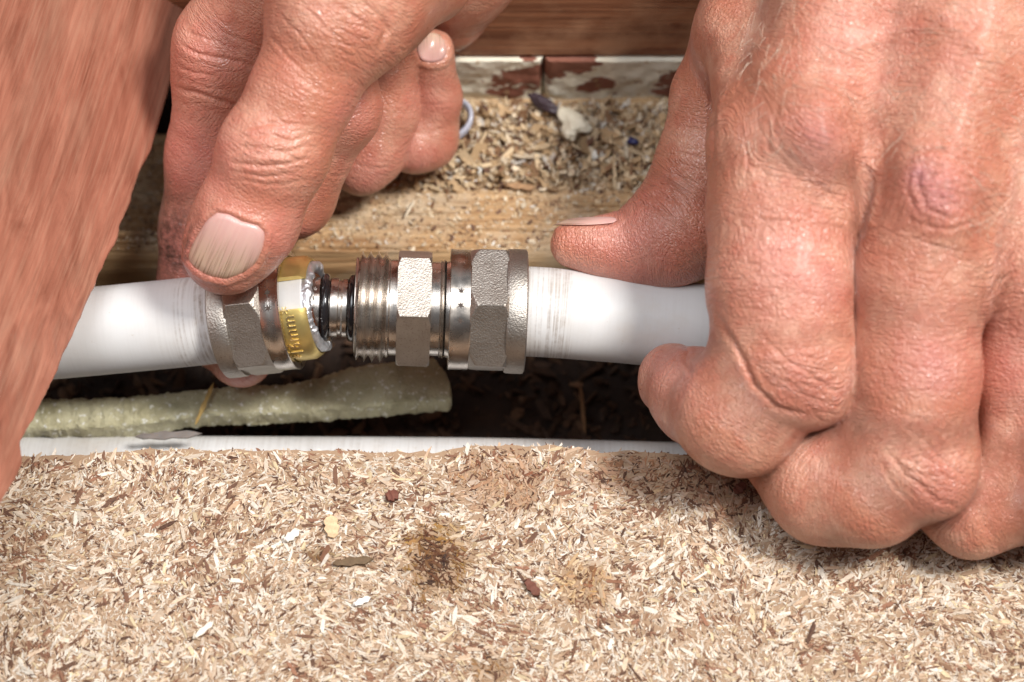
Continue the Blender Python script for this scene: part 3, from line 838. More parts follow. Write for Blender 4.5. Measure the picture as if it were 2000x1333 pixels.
# raised lettering round the ring
def wrap_text(body, size, fr, s_mid, r, th_start, mat, parent, name='lettering', raise_=.10):
    cu = bpy.data.curves.new('txt', 'FONT'); cu.body = body; cu.size = size; cu.extrude = .06; cu.bevel_depth = .035; cu.resolution_u = 3
    cu.space_character = 1.12; cu.offset = .0
    ob = bpy.data.objects.new('txt', cu); COL.objects.link(ob)
    dg = bpy.context.evaluated_depsgraph_get(); me = bpy.data.meshes.new_from_object(ob.evaluated_get(dg))
    V = np.array([v.co[:] for v in me.vertices]); fcs = [list(p.vertices) for p in me.polygons]
    bpy.data.objects.remove(ob); bpy.data.curves.remove(cu); bpy.data.meshes.remove(me)
    q0, a, c, u = fr
    # text x runs upward round the ring, text y (letter tops) points left
    th = th_start + V[:, 0] / r
    hgt = V[:, 1] - V[:, 1].mean()
    rr = r + V[:, 2] + raise_ * .9
    Q = q0 + (s_mid - hgt)[:, None] * a + rr[:, None] * (np.cos(th)[:, None] * c + np.sin(th)[:, None] * u)
    return mesh_obj(name, Q, fcs, mat, parent, sharp=30)
s = NB('worn_brass_letters'); m_let = s.set(Base_Color=(.90, .70, .33), Metallic=1.0, Roughness=.30)
wrap_text('*16mm*', 3.15, fr_o, 28 * px, 102 * px, math.radians(-70), m_let, ot)

# torn aluminium end of the left pipe, seen through and past the split
def jag(ss, rr, th):
    nz = fbm(np.stack([np.cos(th) * 3, np.sin(th) * 3, ss * .6], -1), 3) - .47
    m = (ss > 5.6)
    return ss + nz * 1.9 * m + (fbm(np.stack([np.cos(th) * 14, np.sin(th) * 14, ss], -1), 2) - .4) * .9 * m, rr + nz * .3 * m
rows = [(56, 87), (57, 88.4), (62, 88.3), (66, 89), (71, 88), (75, 84), (77, 79), (76, 73), (72, 69), (62, 66), (56, 65)]
fin = lathe('pipe_end', fr_o, [(a * px, b * px) for a, b in rows], M['alu'], PIPE_L, nth=220, jag=jag, sharp=50)
fin['label'] = 'ragged silvery torn end of the pipe'
rows = [(40, 66), (68, 66), (71, 63), (69, 57), (40, 56)]
lathe('rubber_seal', fr_o, [(a * px, b * px) for a, b in rows], M['grease'], PIPE_L, sharp=60)

# ------------------------------------------------------------------ the plank on the left
def build_plank():
    pr = np.array([(-160, 450), (0, 391), (60, 374), (170, 336), (250, 312), (290, 300), (340, 273), (370, 269), (425, 246), (490, 224), (560, 188), (645, 150),
                   (710, 120), (790, 84), (862, 44), (905, 46), (945, 24), (985, 0), (1080, -60), (1180, -130)], float)
    pys = np.arange(-160, 1180, 2.5)
    xr = np.interp(pys, pr[:, 0], pr[:, 1])
    rough = np.clip((pys - 250) / 120, 0.12, 1)
    xr = xr + (fbm(np.stack([pys * .03, pys * 0, pys * 0], -1), 5) - .47) * 15 * rough
    ncol = 120; V = []
    nrm = np.array([1.3, .3, 1.0]); nrm /= np.linalg.norm(nrm)
    def dpl(x, y):
        t = (272 - x) * SX
        return -9 + (1.3 if t > 0 else 1.05) * t + (.3 if y > 340 else .12) * (y - 340) * SX
    tt = np.linspace(0, 1, ncol) ** .6
    for py_, xe in zip(pys, xr):
        for t in tt:
            x = -260 + (xe + 260) * t
            V.append(P(x, py_, dpl(x, py_)))
    V = np.array(V); n0 = len(V)
    nn = fbm(V * np.array([.12, .05, .12]), 3) - .47; n1 = fbm(V * np.array([.5, .08, .5]), 3) - .47
    back = V - nrm * 13
    te = np.tile(tt, len(pys)); rnd = np.clip((te - .985) / .015, 0, 1) ** 2 * .6
    Vf = V + nrm * (nn * .8 + n1 * .2 - rnd)[:, None]
    ny = len(pys); i, j = np.meshgrid(np.arange(ny - 1), np.arange(ncol - 1), indexing='ij'); a = (i * ncol + j).ravel()
    f1 = np.stack([a, a + ncol, a + ncol + 1, a + 1], 1); f2 = f1[:, ::-1] + n0
    k = np.arange(ny - 1) * ncol + ncol - 1
    f3 = np.stack([k, k + ncol, k + ncol + n0, k + n0], 1)
    k = np.arange(ny - 1) * ncol; f4 = np.stack([k, k + n0, k + ncol + n0, k + ncol], 1)
    k = (ny - 1) * ncol + np.arange(ncol - 1); f5 = np.stack([k, k + n0, k + 1 + n0, k + 1], 1)
    V = np.concatenate([Vf, back]); f = np.concatenate([f1, f2, f3, f4, f5])
    s = NB('planed_red_wood')
    ax = s.attr('gx'); ay = s.attr('gy'); az = s.attr('gz')
    cb = s.n.new('ShaderNodeCombineXYZ'); s.l.new(ax, cb.inputs[0]); s.l.new(ay, cb.inputs[1]); s.l.new(az, cb.inputs[2])
    v = cb.outputs[0]
    n = s.noise(1.0, 6, .6, s.mapping((.34, .014, .1), src=v), dist=.9)
    n2 = s.noise(1.0, 4, .6, s.mapping((2.4, .03, .1), src=v))
    n3 = s.noise(1.0, 4, .6, s.mapping((.13, .025, .05), (0, 0, .12), src=v))
    c = s.mix(s.ramp(n, [(.32, 0), (.68, 1)]), (.43, .17, .11), (.23, .075, .045))
    c = s.mix(s.ramp(n2, [(.45, 0), (.8, .45)]), c, (.50, .28, .19))
    n4 = s.noise(1.0, 3, .6, s.mapping((4.0, .05, .1), src=v))
    c = s.mix(s.ramp(n4, [(.52, 0), (.78, .5)]), c, (.15, .055, .03))
    c = s.mix(s.ramp(n3, [(.55, 0), (.75, .45)]), c, (.47, .26, .175))
    pit = s.ramp(s.noise(1.0, 5, .7, s.mapping((.9, .5, .9), src=v)), [(.66, 0), (.74, .8)])
    c = s.mix(s.math('MULTIPLY', pit, s.attr('edge')), c, (.14, .05, .03))
    nb = s.bump(n, .3, .4); nb = s.bump(n2, .10, .5, nb)
    m = s.set(Base_Color=c, Roughness=.38, Normal=nb)
    eg = np.concatenate([np.clip((te - .8) / .2, 0, 1)] * 2)
    o = mesh_obj('wooden_plank', V, f, m, attrs={'gx': V[:, 0] * .975 - V[:, 1] * .22, 'gy': V[:, 0] * .22 + V[:, 1] * .975, 'gz': V[:, 2], 'edge': eg}, sharp=50)
    tag(o, 'red brown wooden plank with rough sawn edge leaning over the left pipe', 'plank')
build_plank()

# ------------------------------------------------------------------ hands
def smin(a, b, k):
    if k <= 0: return np.minimum(a, b)
    h = np.clip(.5 + .5 * (b - a) / k, 0, 1)
    return b * (1 - h) + a * h - k * h * (1 - h)

class Field:
    def __init__(s, lo, hi, vox):
        s.vox = vox; s.lo = np.array(lo, float); s.n = np.ceil((np.array(hi) - s.lo) / vox).astype(int) + 1
        s.ax = [s.lo[i] + np.arange(s.n[i], dtype=np.float32) * vox for i in range(3)]
    def blank(s): return np.full(tuple(s.n), 30.0, np.float32)
    def box(s, lo, hi):
        a = np.clip(np.floor((np.array(lo) - s.lo) / s.vox).astype(int), 0, s.n)
        b = np.clip(np.ceil((np.array(hi) - s.lo) / s.vox).astype(int) + 1, 0, s.n)
        return tuple(slice(x, y) for x, y in zip(a, b))
    def grid(s, sl):
        return np.meshgrid(*[s.ax[i][sl[i]] for i in range(3)], indexing='ij', sparse=True)
    def cone(s, A, a, b, ra, rb, k, flat=None):
        pad = max(ra, rb) + k + 4
        sl = s.box(np.minimum(a, b) - pad, np.maximum(a, b) + pad)
        if any(q.stop <= q.start for q in sl): return
        X, Y, Z = s.grid(sl); ba = b - a; L2 = float(ba @ ba) + 1e-9
        x, y, z = X - a[0], Y - a[1], Z - a[2]
        t = np.clip((x * ba[0] + y * ba[1] + z * ba[2]) / L2, 0, 1)
        dx, dy, dz = x - t * ba[0], y - t * ba[1], z - t * ba[2]
        fz = 1.0 if flat is None else flat
        d = np.sqrt(dx * dx + dy * dy + (dz * fz) ** 2) - (ra + (rb - ra) * t)
        A[sl] = smin(A[sl], d.astype(np.float32), k)

def J(p):
    q = P(p[0], p[1], p[2]); return q, p[3] * SX * (DIST - p[2]) / DIST

def surface_nets(D, lo, vox):
    ins = D < 0
    nx, ny, nz = D.shape
    c = np.zeros((nx - 1, ny - 1, nz - 1), np.uint8)
    for dx in (0, 1):
        for dy in (0, 1):
            for dz in (0, 1): c += ins[dx:nx - 1 + dx, dy:ny - 1 + dy, dz:nz - 1 + dz]
    act = (c > 0) & (c < 8); idx = np.full(act.shape, -1, np.int64); I = np.argwhere(act); idx[act] = np.arange(len(I))
    pos = np.zeros((len(I), 3)); cnt = np.zeros(len(I))
    corners = [(x, y, z) for x in (0, 1) for y in (0, 1) for z in (0, 1)]
    val = {cn: D[I[:, 0] + cn[0], I[:, 1] + cn[1], I[:, 2] + cn[2]].astype(float) for cn in corners}
    for a in corners:
        for ax in range(3):
            if a[ax] == 0:
                b = list(a); b[ax] = 1; b = tuple(b); va, vb = val[a], val[b]; m = (va < 0) != (vb < 0)
                t = np.where(m, va / np.where(m, va - vb, 1), 0)
                p = np.tile(np.array(a, float), (len(I), 1)); p[:, ax] += t
                pos[m] += p[m]; cnt[m] += 1
    pos = (I + pos / cnt[:, None]) * vox + lo
    faces = []
    for ax in range(3):
        s0 = [slice(1, -1)] * 3; s0[ax] = slice(0, -1); s1 = list(s0); s1[ax] = slice(1, None)
        A = ins[tuple(s0)]; B = ins[tuple(s1)]
        o1, o2 = [i for i in range(3) if i != ax]
        for flip, msk in ((False, A & ~B), (True, ~A & B)):
            q = np.argwhere(msk)
            base = q.copy(); base[:, o1] += 1; base[:, o2] += 1
            def cell(da, db):
                r = base.copy(); r[:, o1] -= da; r[:, o2] -= db; return idx[r[:, 0], r[:, 1], r[:, 2]]
            v = [cell(1, 1), cell(0, 1), cell(0, 0), cell(1, 0)]
            f = np.stack(v, 1); 
            if (flip) != (ax == 1): f = f[:, ::-1]
            faces.append(f)
    f = np.concatenate(faces); f = f[(f >= 0).all(1)]
    return pos, f

def vnormals(V, f):
    n = np.cross(V[f[:, 2]] - V[f[:, 0]], V[f[:, 3]] - V[f[:, 1]]); N = np.zeros_like(V)
    for k in range(4):
        for c in range(3): N[:, c] += np.bincount(f[:, k], n[:, c], len(V))
    return N / (np.linalg.norm(N, axis=1)[:, None] + 1e-9)

def laplace(V, f, it=2, w=.5):
    e = np.concatenate([f[:, [0, 1]], f[:, [1, 2]], f[:, [2, 3]], f[:, [3, 0]]]); deg = np.bincount(e[:, 0], minlength=len(V)) + np.bincount(e[:, 1], minlength=len(V))
    for _ in range(it):
        S = np.stack([np.bincount(e[:, 0], V[e[:, 1], c], len(V)) + np.bincount(e[:, 1], V[e[:, 0], c], len(V)) for c in range(3)], 1)
        V = V + w * (S / deg[:, None] - V)
    return V

def topx(V):
    """photograph pixels of points, used while sculpting"""
    k = SX * (DIST - V[:, 2]) / DIST
    return 1000 + V[:, 0] / k, 666.5 - V[:, 1] / k

def seg_dist(px_, py_, line):
    best = np.full(len(px_), 1e9); tt = np.zeros(len(px_)); L = len(line) - 1
    for i in range(L):
        a = np.array(line[i][:2], float); b = np.array(line[i + 1][:2], float); ba = b - a
        t = np.clip(((px_ - a[0]) * ba[0] + (py_ - a[1]) * ba[1]) / (ba @ ba), 0, 1)
        d = np.hypot(px_ - a[0] - t * ba[0], py_ - a[1] - t * ba[1])
        m = d < best; best[m] = d[m]; tt[m] = (i + t[m]) / L
    return best, tt

def inside(px_, py_, poly):
    r = np.zeros(len(px_), bool); n = len(poly); j = n - 1
    for i in range(n):
        xi, yi = poly[i]; xj, yj = poly[j]
        m = ((yi > py_) != (yj > py_)) & (px_ < (xj - xi) * (py_ - yi) / (yj - yi + 1e-9) + xi)
        r ^= m; j = i
    return r
def poly_dist(px_, py_, poly):
    d, _ = seg_dist(px_, py_, list(poly) + [poly[0]]); return np.where(inside(px_, py_, poly), -d, d)

def build_hand(name, lo, hi, palm, palm_k, fingers, finger_k, web_k, bumps, creases, folds, wr_pts, red_pts, dirt_pts, nails, label, cat, clip=None, origin=None, purple=(), grain=1.0):
    Fd = Field(lo, hi, VOX)
    PAL_ = Fd.blank()
    for a, b in palm:
        (qa, ra), (qb, rb) = J(a), J(b); Fd.cone(PAL_, qa, qb, ra, rb, palm_k)
    T = PAL_.copy()
    bones = [(J(a), J(b), 0) for a, b in palm]
    for fi, fg in enumerate(fingers):
        chain = fg['chain']; A = Fd.blank()
        for a, b in zip(chain[:-1], chain[1:]):
            (qa, ra), (qb, rb) = J(a), J(b); Fd.cone(A, qa, qb, ra, rb, fg.get('k', finger_k)); bones.append((J(a), J(b), fi + 1))
        for b in fg.get('bumps', []):
            q, r = J(b); Fd.cone(A, q, q + .01, r, r, 3.0)
        A = smin(A, PAL_, fg.get('web', web_k)) if fg.get('web', web_k) > 0 else A
        T = smin(T, A, fg.get('seam', .12))
    for b in bumps:
        if len(b) == 5:
            q, r = J(b[:4]); Fd.cone(T, q, q + .01, r, r, b[4])
        else:
            (qa, ra), (qb, rb) = J(b[0]), J(b[1]); Fd.cone(T, qa, qb, ra, rb, b[2])
    V, f = surface_nets(T, Fd.lo, VOX)
    V = laplace(V, f, 3, .5)
    N = vnormals(V, f); N0 = N.copy()
    # broad unevenness of flesh
    V = V + N * ((fbm(V * .09, 3) - .44) * .7)[:, None]
    X, Y = topx(V); front = np.clip(N[:, 2] * 3 + .6, 0, 1)
    dsp = np.zeros(len(V)); dk = np.zeros(len(V))
    for cr_ in creases:      # (points, width px, depth mm[, depth range])
        d, t = seg_dist(X + (fbm(V * .35, 3) - .47) * 12, Y + (fbm(V * .35 + 40, 3) - .47) * 12, cr_[0]); w = cr_[1] * .8
        env = np.sin(np.clip(t, .02, .98) * math.pi) ** .5
        ok = front if len(cr_) < 4 else front * (V[:, 2] > cr_[3][0]) * (V[:, 2] < cr_[3][1])
        g = np.exp(-(d / w) ** 2) * env * ok
        dsp -= g * cr_[2] * .62; dk = np.maximum(dk, g * min(1, cr_[2] * 2.0))
        g2 = np.exp(-((d - 2.1 * w) / (1.6 * w)) ** 2) * env * ok
        dsp += g2 * cr_[2] * .16
    for b in folds:          # raised or sunk soft shapes (px, py, rx, ry, angle, height mm)
        ca, sa = math.cos(b[4]), math.sin(b[4]); x = (X - b[0]) * ca + (Y - b[1]) * sa; y = -(X - b[0]) * sa + (Y - b[1]) * ca
        g = np.exp(-(x / b[2]) ** 2 - (y / b[3]) ** 2) * front; dsp += g * b[5]
    nail_defs = []
    for nl in nails:
        pd = poly_dist(X, Y, nl['poly']); ok = front * (np.abs(V[:, 2] - nl['d']) < nl.get('dr', 9))
        dsp -= np.clip(1 - np.clip(pd + 3, 0, 9) / 6, 0, 1) * ok * .45
        dsp += np.exp(-((pd - 9) / 6) ** 2) * ok * .30
        dk = np.maximum(dk, np.exp(-((pd - 1) / 3.0) ** 2) * ok * .7)
    # attributes
    W_ = np.zeros(len(V)); AL = np.zeros(len(V)); AC = np.zeros(len(V)); off = 0
    for (qa, ra), (qb, rb), g in bones:
        ba = qb - qa; L = np.linalg.norm(ba); t = np.clip((V - qa) @ ba / (L * L), 0, 1)
        ds = np.linalg.norm(V - qa - t[:, None] * ba, axis=1) - (ra + (rb - ra) * t)
        w = np.exp(-np.clip(ds - ds.min(), 0, 60) / .8) + 1e-12
        side = np.cross(ba / L, np.array([0, 0, 1.])); side /= np.linalg.norm(side) + 1e-9
        # a common datum keeps neighbouring bones of one finger continuous
        AL += w * ((V - qa) @ ba / L + qa @ (ba / L)); AC += w * (V @ side); W_ += w
    AL /= W_; AC /= W_
    wr = np.zeros(len(V)); red = np.zeros(len(V)); dt = np.zeros(len(V))
    for (x, y, r, a) in wr_pts: wr = np.maximum(wr, a * np.exp(-((X - x) ** 2 + (Y - y) ** 2) / r ** 2))
    for (x, y, r, a) in red_pts: red = np.maximum(red, a * np.exp(-((X - x) ** 2 + (Y - y) ** 2) / r ** 2))
    for (x, y, r, a) in dirt_pts: dt = np.maximum(dt, a * np.exp(-((X - x) ** 2 + (Y - y) ** 2) / r ** 2))
    pur = np.zeros(len(V))
    for (x, y, r, a) in purple: pur = np.maximum(pur, a * np.exp(-((X - x) ** 2 + (Y - y) ** 2) / r ** 2))
    # furrows sculpted in relief, running across each bone
    fr_ = np.abs(fbm(np.stack([AL * .75, V[:, 0] * .10 + V[:, 2] * .1, V[:, 1] * .10], -1), 3) - .46)
    dsp -= np.clip(1 - fr_ / .035, 0, 1) * wr * .09 * front
    dsp = dsp + (fbm(V * .5 + 9, 3) - .44) * .15
    V = V + N0 * dsp[:, None]
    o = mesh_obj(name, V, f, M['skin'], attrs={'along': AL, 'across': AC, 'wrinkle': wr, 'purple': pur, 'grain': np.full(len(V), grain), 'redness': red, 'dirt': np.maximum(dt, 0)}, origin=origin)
    tag(o, label, cat)
    # nails
    kx = lambda q: q
    for nl in nails:
        c4 = nl['corners']  # root-left, root-right, tip-right, tip-left in pixels
        n = 26; G = np.zeros((n, n, 3)); H = []
        sel = np.abs(V[:, 2] - nl['d']) < nl.get('dr', 9); sel &= N[:, 2] > -.05
        bx = [p[0] for p in nl['poly']]; by = [p[1] for p in nl['poly']]
        sel &= (X > min(bx) - 12) & (X < max(bx) + 12) & (Y > min(by) - 12) & (Y < max(by) + 12) & (poly_dist(X, Y, nl['poly']) < 5)
        vx, vy, vd = X[sel], Y[sel], V[sel, 2]
        cx, cy = vx.mean(), vy.mean(); sx = 50.
        def bas(x, y):
            x = (x - cx) / sx; y = (y - cy) / sx
            return np.stack([np.ones_like(x), x, y, x * x, x * y, y * y, x ** 3, y ** 3, x * x * y, x * y * y], -1)
        A_ = bas(vx, vy); co = np.linalg.lstsq(A_.T @ A_ + np.eye(10) * 1e-3, A_.T @ vd, rcond=None)[0]
        poly = np.array(nl['poly'], float)
        # polygon-fitted grid: u across, w along
        c0, c1, c2, c3 = [np.array(c, float) for c in c4]
        vs = []; al = []; ac = []
        cen = poly.mean(0)
        rad = 14; ang = 96
        # resample outline with rounding
        pp = catmull(np.vstack([poly, poly[:1]]), 8)[:-1]; m = len(pp)
        rt_ = (c0 + c1) / 2; tp_ = (c2 + c3) / 2; ad = (tp_ - rt_); adl = np.linalg.norm(ad); adn = ad / adl; wd_ = np.array([-adn[1], adn[0]])
        for r in range(rad + 1):
            fr2 = r / rad
            for q in pp:
                p_ = cen + (q - cen) * fr2
                h = float(bas(np.array([p_[0]]), np.array([p_[1]]))[0] @ co)
                h += nl.get('lift', .38) * (1 - max(0, fr2 - .86) / .14 * .9) 
                vs.append(P(p_[0], p_[1], h)); al.append(np.clip((p_ - rt_) @ adn / adl, 0, 1)); ac.append((p_ - rt_) @ wd_ * SX)
        fs = [(r * m + i, (r + 1) * m + i, (r + 1) * m + (i + 1) % m, r * m + (i + 1) % m) for r in range(rad) for i in range(m)]
        vs = np.array(vs); b = len(vs); lowr = vs[rad * m:].copy(); lowr[:, 2] -= .8
        vs = np.concatenate([vs, lowr]); al += al[rad * m:rad * m + m]; ac += ac[rad * m:rad * m + m]
        fs += [(rad * m + i, b + i, b + (i + 1) % m, rad * m + (i + 1) % m) for i in range(m)]
        mesh_obj(nl['name'], vs, np.array(fs)[:, ::-1] if nl.get('flip') else fs, M['nail'], o, attrs={'along': al, 'across': ac})
    return o, V, N

# ---- right hand
palm_r = [((1780, -330, 24, 150), (1560, 275, 31, 124)), ((1960, -330, 30, 150), (1830, 385, 38, 112)), ((2120, -300, 26, 150), (2035, 540, 33, 108)),
          ((2270, -300, 14, 140), (2230, 640, 20, 100)), ((1650, -330, 8, 150), (1475, 60, 12, 95)), ((1475, 60, 12, 88), (1570, 240, 24, 90)),
          ((1700, -300, 20, 170), (1700, 300, 25, 112)), ((1850, -300, 20, 200), (1860, 350, 20, 130)), ((1980, -300, 20, 200), (2000, 430, 24, 125))]
fing_r = [
    dict(chain=[(1480, 20, 6, 95), (1400, 190, 3, 84), (1378, 310, 2, 88), (1332, 440, 1, 104), (1232, 486, 1, 62), (1120, 478, 1, 46)], bumps=[(1300, 470, 2, 92), (1170, 480, 2, 52)], web=6, seam=.5),
    dict(chain=[(1510, 190, 20, 112), (1524, 280, 27, 136), (1529, 420, 30, 142), (1528, 560, 31, 142), (1533, 690, 31, 133), (1436, 806, 26, 116), (1368, 776, 17, 90), (1318, 744, 10, 73)],
         bumps=[(1592, 752, 32, 86), (1470, 826, 26, 98)], web=7),
    dict(chain=[(1826, 385, 36, 114), (1796, 540, 35, 124), (1787, 740, 33, 121), (1780, 880, 31, 123), (1700, 950, 27, 114), (1612, 946, 23, 114), (1500, 850, 14, 86)],
         bumps=[(1824, 930, 33, 84), (1700, 850, 25, 108), (1640, 890, 21, 112), (1730, 800, 28, 100)], web=7),
    dict(chain=[(2035, 540, 32, 108), (2030, 720, 27, 132), (2030, 920, 26, 128), (1905, 988, 24, 98), (1790, 920, 17, 84)], bumps=[(2080, 980, 29, 80)], web=7),
    dict(chain=[(2230, 640, 20, 96), (2240, 900, 22, 110), (2130, 990, 20, 96)], web=7),
]
bumps_r = [((1582, 230, 39.5, 50), (1615, 300, 40, 46), 5.0), ((1812, 330, 43.5, 46), (1850, 405, 44, 44), 5.0),
           ((1640, 40, 30, 36), (1600, 200, 34, 32), 9.0), ((1870, -20, 34, 30), (1830, 280, 39, 28), 9.0)]
cre_r = [
    ([(1385, 150), (1392, 230), (1388, 330)], 7, .9, (-20, 45)),
    # knuckle of the index finger
    ([(1520, 200), (1508, 250), (1530, 300), (1590, 335)], 6, .35),
    ([(1560, 175), (1640, 200), (1670, 270), (1665, 340)], 5, .35), ([(1500, 230), (1500, 290), (1560, 350), (1640, 385)], 5, .38),
    ([(1540, 330), (1610, 365), (1665, 420)], 4, .3), ([(1620, 200), (1690, 250), (1690, 350)], 4, .3),
    # knuckle of the middle finger
    ([(1806, 310), (1790, 360), (1812, 405), (1870, 430)], 6, .42), ([(1775, 330), (1772, 380), (1800, 425)], 5, .25),
    ([(1760, 310), (1830, 290), (1890, 320), (1915, 390)], 5, .3), ([(1770, 430), (1850, 450), (1930, 430)], 5, .3),
    # web between index and middle
    ([(1665, 250), (1690, 340), (1680, 450)], 8, .6), ([(1700, 330), (1690, 400), (1678, 460)], 5, .4), ([(1650, 290), (1672, 370), (1675, 450)], 5, .35),
    ([(1720, 440), (1690, 450), (1676, 470)], 5, .45), ([(1760, 445), (1705, 470), (1680, 500)], 4, .3),
    ([(1940, 500), (1925, 560), (1912, 640)], 5, .4), ([(2000, 520), (1950, 548), (1925, 590)], 6, .6),
    # index, middle joint
    ([(1400, 620), (1440, 680), (1470, 750), (1520, 800), (1590, 815)], 7, .7), ([(1480, 650), (1530, 700), (1590, 735), (1645, 775)], 4, .5),
    ([(1520, 735), (1570, 770), (1625, 790)], 4, .35), ([(1430, 655), (1450, 720), (1480, 770)], 4, .25),
    # middle, middle joint
    ([(1730, 880), (1770, 930), (1830, 975), (1870, 990)], 6, .4), ([(1760, 830), (1820, 880), (1880, 930)], 4, .35), ([(1780, 870), (1830, 915), (1870, 950)], 4, .25),
    ([(1720, 900), (1750, 960), (1800, 1000)], 4, .3), ([(1740, 800), (1800, 820), (1880, 880)], 4, .22),
    # thumb
    ([(1235, 385), (1290, 380), (1330, 400)], 5, .6), ([(1250, 365), (1300, 360), (1350, 385)], 4, .4), ([(1268, 345), (1320, 345), (1370, 360)], 4, .35), ([(1222, 400), (1260, 398), (1310, 420)], 4, .45),
    ([(1290, 250), (1330, 245), (1380, 260)], 4, .3), ([(1285, 300), (1330, 300), (1385, 310)], 4, .3),
    ([(1340, 670), (1338, 700), (1350, 730)], 6, .5),
]
folds_r = [(1970, 940, 40, 110, 0.2, -2.4), (1590, 280, 40, 55, .5, .6), (1835, 380, 36, 50, .6, .6), (1700, 330, 40, 90, 0, -1.4), (1940, 430, 50, 90, -.3, -1.2),
           (1440, 120, 30, 120, -.1, -.5), (1900, 150, 30, 160, .3, .5), (1730, 130, 60, 120, .1, -.7), (1960, 260, 40, 120, -.5, -.5), (1760, 60, 14, 120, 1.2, .45), (1930, 110, 14, 150, -.9, .4)]
wr_r = [(1600, 280, 150, 1.0), (1830, 380, 150, 1.0), (1690, 400, 110, .95), (1560, 760, 130, .55), (1820, 920, 120, .5), (1310, 370, 90, .6), (1500, 480, 150, .5), (1960, 560, 100, .9), (1800, 620, 130, .25), (1450, 250, 100, .5), (1750, 100, 250, .35)]
red_r = [(1600, 270, 70, .6), (1830, 370, 70, .8), (1540, 520, 110, .55), (1580, 760, 90, .4), (1230, 470, 110, .7), (1830, 700, 100, .4), (1840, 960, 80, .4), (1310, 730, 70, .5), (1980, 700, 120, .5), (1700, 60, 140, .3), (1650, 60, 60, .4)]
nail_rt = dict(name='thumbnail', poly=[(1080, 440), (1110, 428), (1150, 424), (1195, 424), (1204, 431), (1190, 437), (1150, 440), (1110, 440)], d=2, dr=9,
               corners=[(1200, 424), (1200, 440), (1080, 444), (1080, 434)], lift=.35)
hr, VR, NR = build_hand('hand', P(1030, 1130, -14) - 2, np.array([P(2230, 0, 0)[0], P(0, -270, 0)[1], 62]), palm_r, 9.0, fing_r, 3.2, 6.0, bumps_r, cre_r, folds_r,
                        wr_r, red_r, [(1190, 500, 60, .15)], [nail_rt], 'right hand with bent knuckles gripping the white pipe, shown from its back', 'hand', origin=W(P(1500, 800, 10))[0],
                        purple=[(1796, 345, 26, .55), (1835, 385, 40, .30), (1600, 275, 30, .2), (1830, 720, 50, .18), (1620, 560, 50, .15)])

# ---- left hand
palm_l = [((760, -330, 20, 230), (690, -60, 24, 150)), ((700, -330, 10, 200), (560, -90, 8, 110)), ((980, -330, -8, 200), (900, -90, -18, 115)), ((900, -90, -18, 110), (872, 20, -27, 78)),
          ((820, -60, 12, 110), (755, -20, 20, 100))]
fing_l = [
    dict(chain=[(690, -60, 24, 148), (652, 45, 25, 122), (592, 178, 24, 97), (541, 288, 22, 101), (480, 428, 18, 98), (441, 494, 14.5, 80)], bumps=[(520, 300, 23, 90), (455, 470, 16, 88)], web=8, seam=.5),
    dict(chain=[(560, -90, 8, 110), (440, 80, 0, 92), (425, 150, -4, 84), (408, 310, -13, 80), (393, 450, -19, 80), (392, 545, -21, 78), (420, 640, -20, 68), (470, 694, -15, 64)], bumps=[(428, 110, 0, 84)], web=7, seam=.5),
    dict(chain=[(650, -90, 2, 110), (640, 60, -3, 90), (658, 205, -3, 78), (572, 385, -12, 76), (480, 420, -18, 76)], bumps=[(668, 215, -3, 70)], web=1.5, seam=.1),
    dict(chain=[(800, -90, -12, 110), (752, 90, -15, 68), (742, 215, -21, 73), (724, 290, -23, 68), (704, 326, -23, 57)], web=.8, seam=.1),
    dict(chain=[(842, 104, -17, 45), (846, 190, -24, 51), (834, 270, -28, 57), (806, 284, -26, 56)], web=0, seam=.1),
]
cre_l = [
    # thumb joint
    ([(450, 300), (480, 285), (520, 292), (560, 296), (600, 285)], 5, .6), ([(445, 318), (500, 322), (560, 318), (605, 310)], 5, .5), ([(462, 268), (510, 262), (570, 275), (610, 262)], 4, .45),
    ([(470, 250), (530, 240), (600, 245)], 4, .35), ([(450, 335), (510, 345), (570, 338)], 4, .3), ([(470, 285), (500, 300), (540, 300), (580, 308)], 4, .5), ([(462, 350), (520, 362), (600, 350)], 4, .2),
    # web and base of the thumb
    ([(540, 20), (580, 60), (620, 120)], 4, .3), ([(590, 10), (640, 60), (700, 110)], 4, .3), ([(650, 0), (700, 40), (740, 80)], 4, .3), ([(520, 60), (560, 110), (620, 170)], 4, .3),
    ([(750, 20), (755, 60), (738, 100)], 7, .8), ([(700, 0), (740, 30), (756, 60)], 5, .4), ([(560, 130), (610, 170), (660, 190)], 4, .25), ([(640, 30), (650, 80), (690, 130)], 4, .22),
    # index finger
    ([(350, 90), (390, 105), (430, 115), (500, 130)], 5, .6, (-30, 12)), ([(345, 170), (390, 185), (440, 200), (480, 215)], 6, .7, (-30, 12)), ([(360, 60), (400, 75), (470, 100)], 4, .4, (-30, 12)), ([(345, 130), (380, 142), (420, 150)], 4, .35, (-30, 12)),
    ([(385, 20), (430, 60), (500, 90)], 4, .3, (-30, 12)), ([(315, 420), (345, 432), (380, 440)], 3, .25, (-30, 2)), ([(312, 500), (345, 508), (372, 512)], 3, .25, (-30, 2)),
    # middle knuckle
    ([(672, 205), (700, 200), (728, 208)], 3, .3, (-30, 14)), ([(668, 222), (700, 222), (732, 222)], 3, .25, (-30, 14)), ([(620, 330), (660, 345), (690, 330)], 4, .15, (-30, 14)),
    ([(690, 318), (730, 330), (780, 318)], 4, .15, (-40, 14)), ([(780, 255), (830, 262), (885, 245)], 4, .15, (-40, 14)), ([(805, 200), (850, 205), (893, 200)], 3, .12, (-40, 14)),
]
folds_l = [(535, 290, 60, 40, -.3, .6), (470, 470, 45, 40, -.4, .4), (610, 60, 40, 80, -.4, .4)]
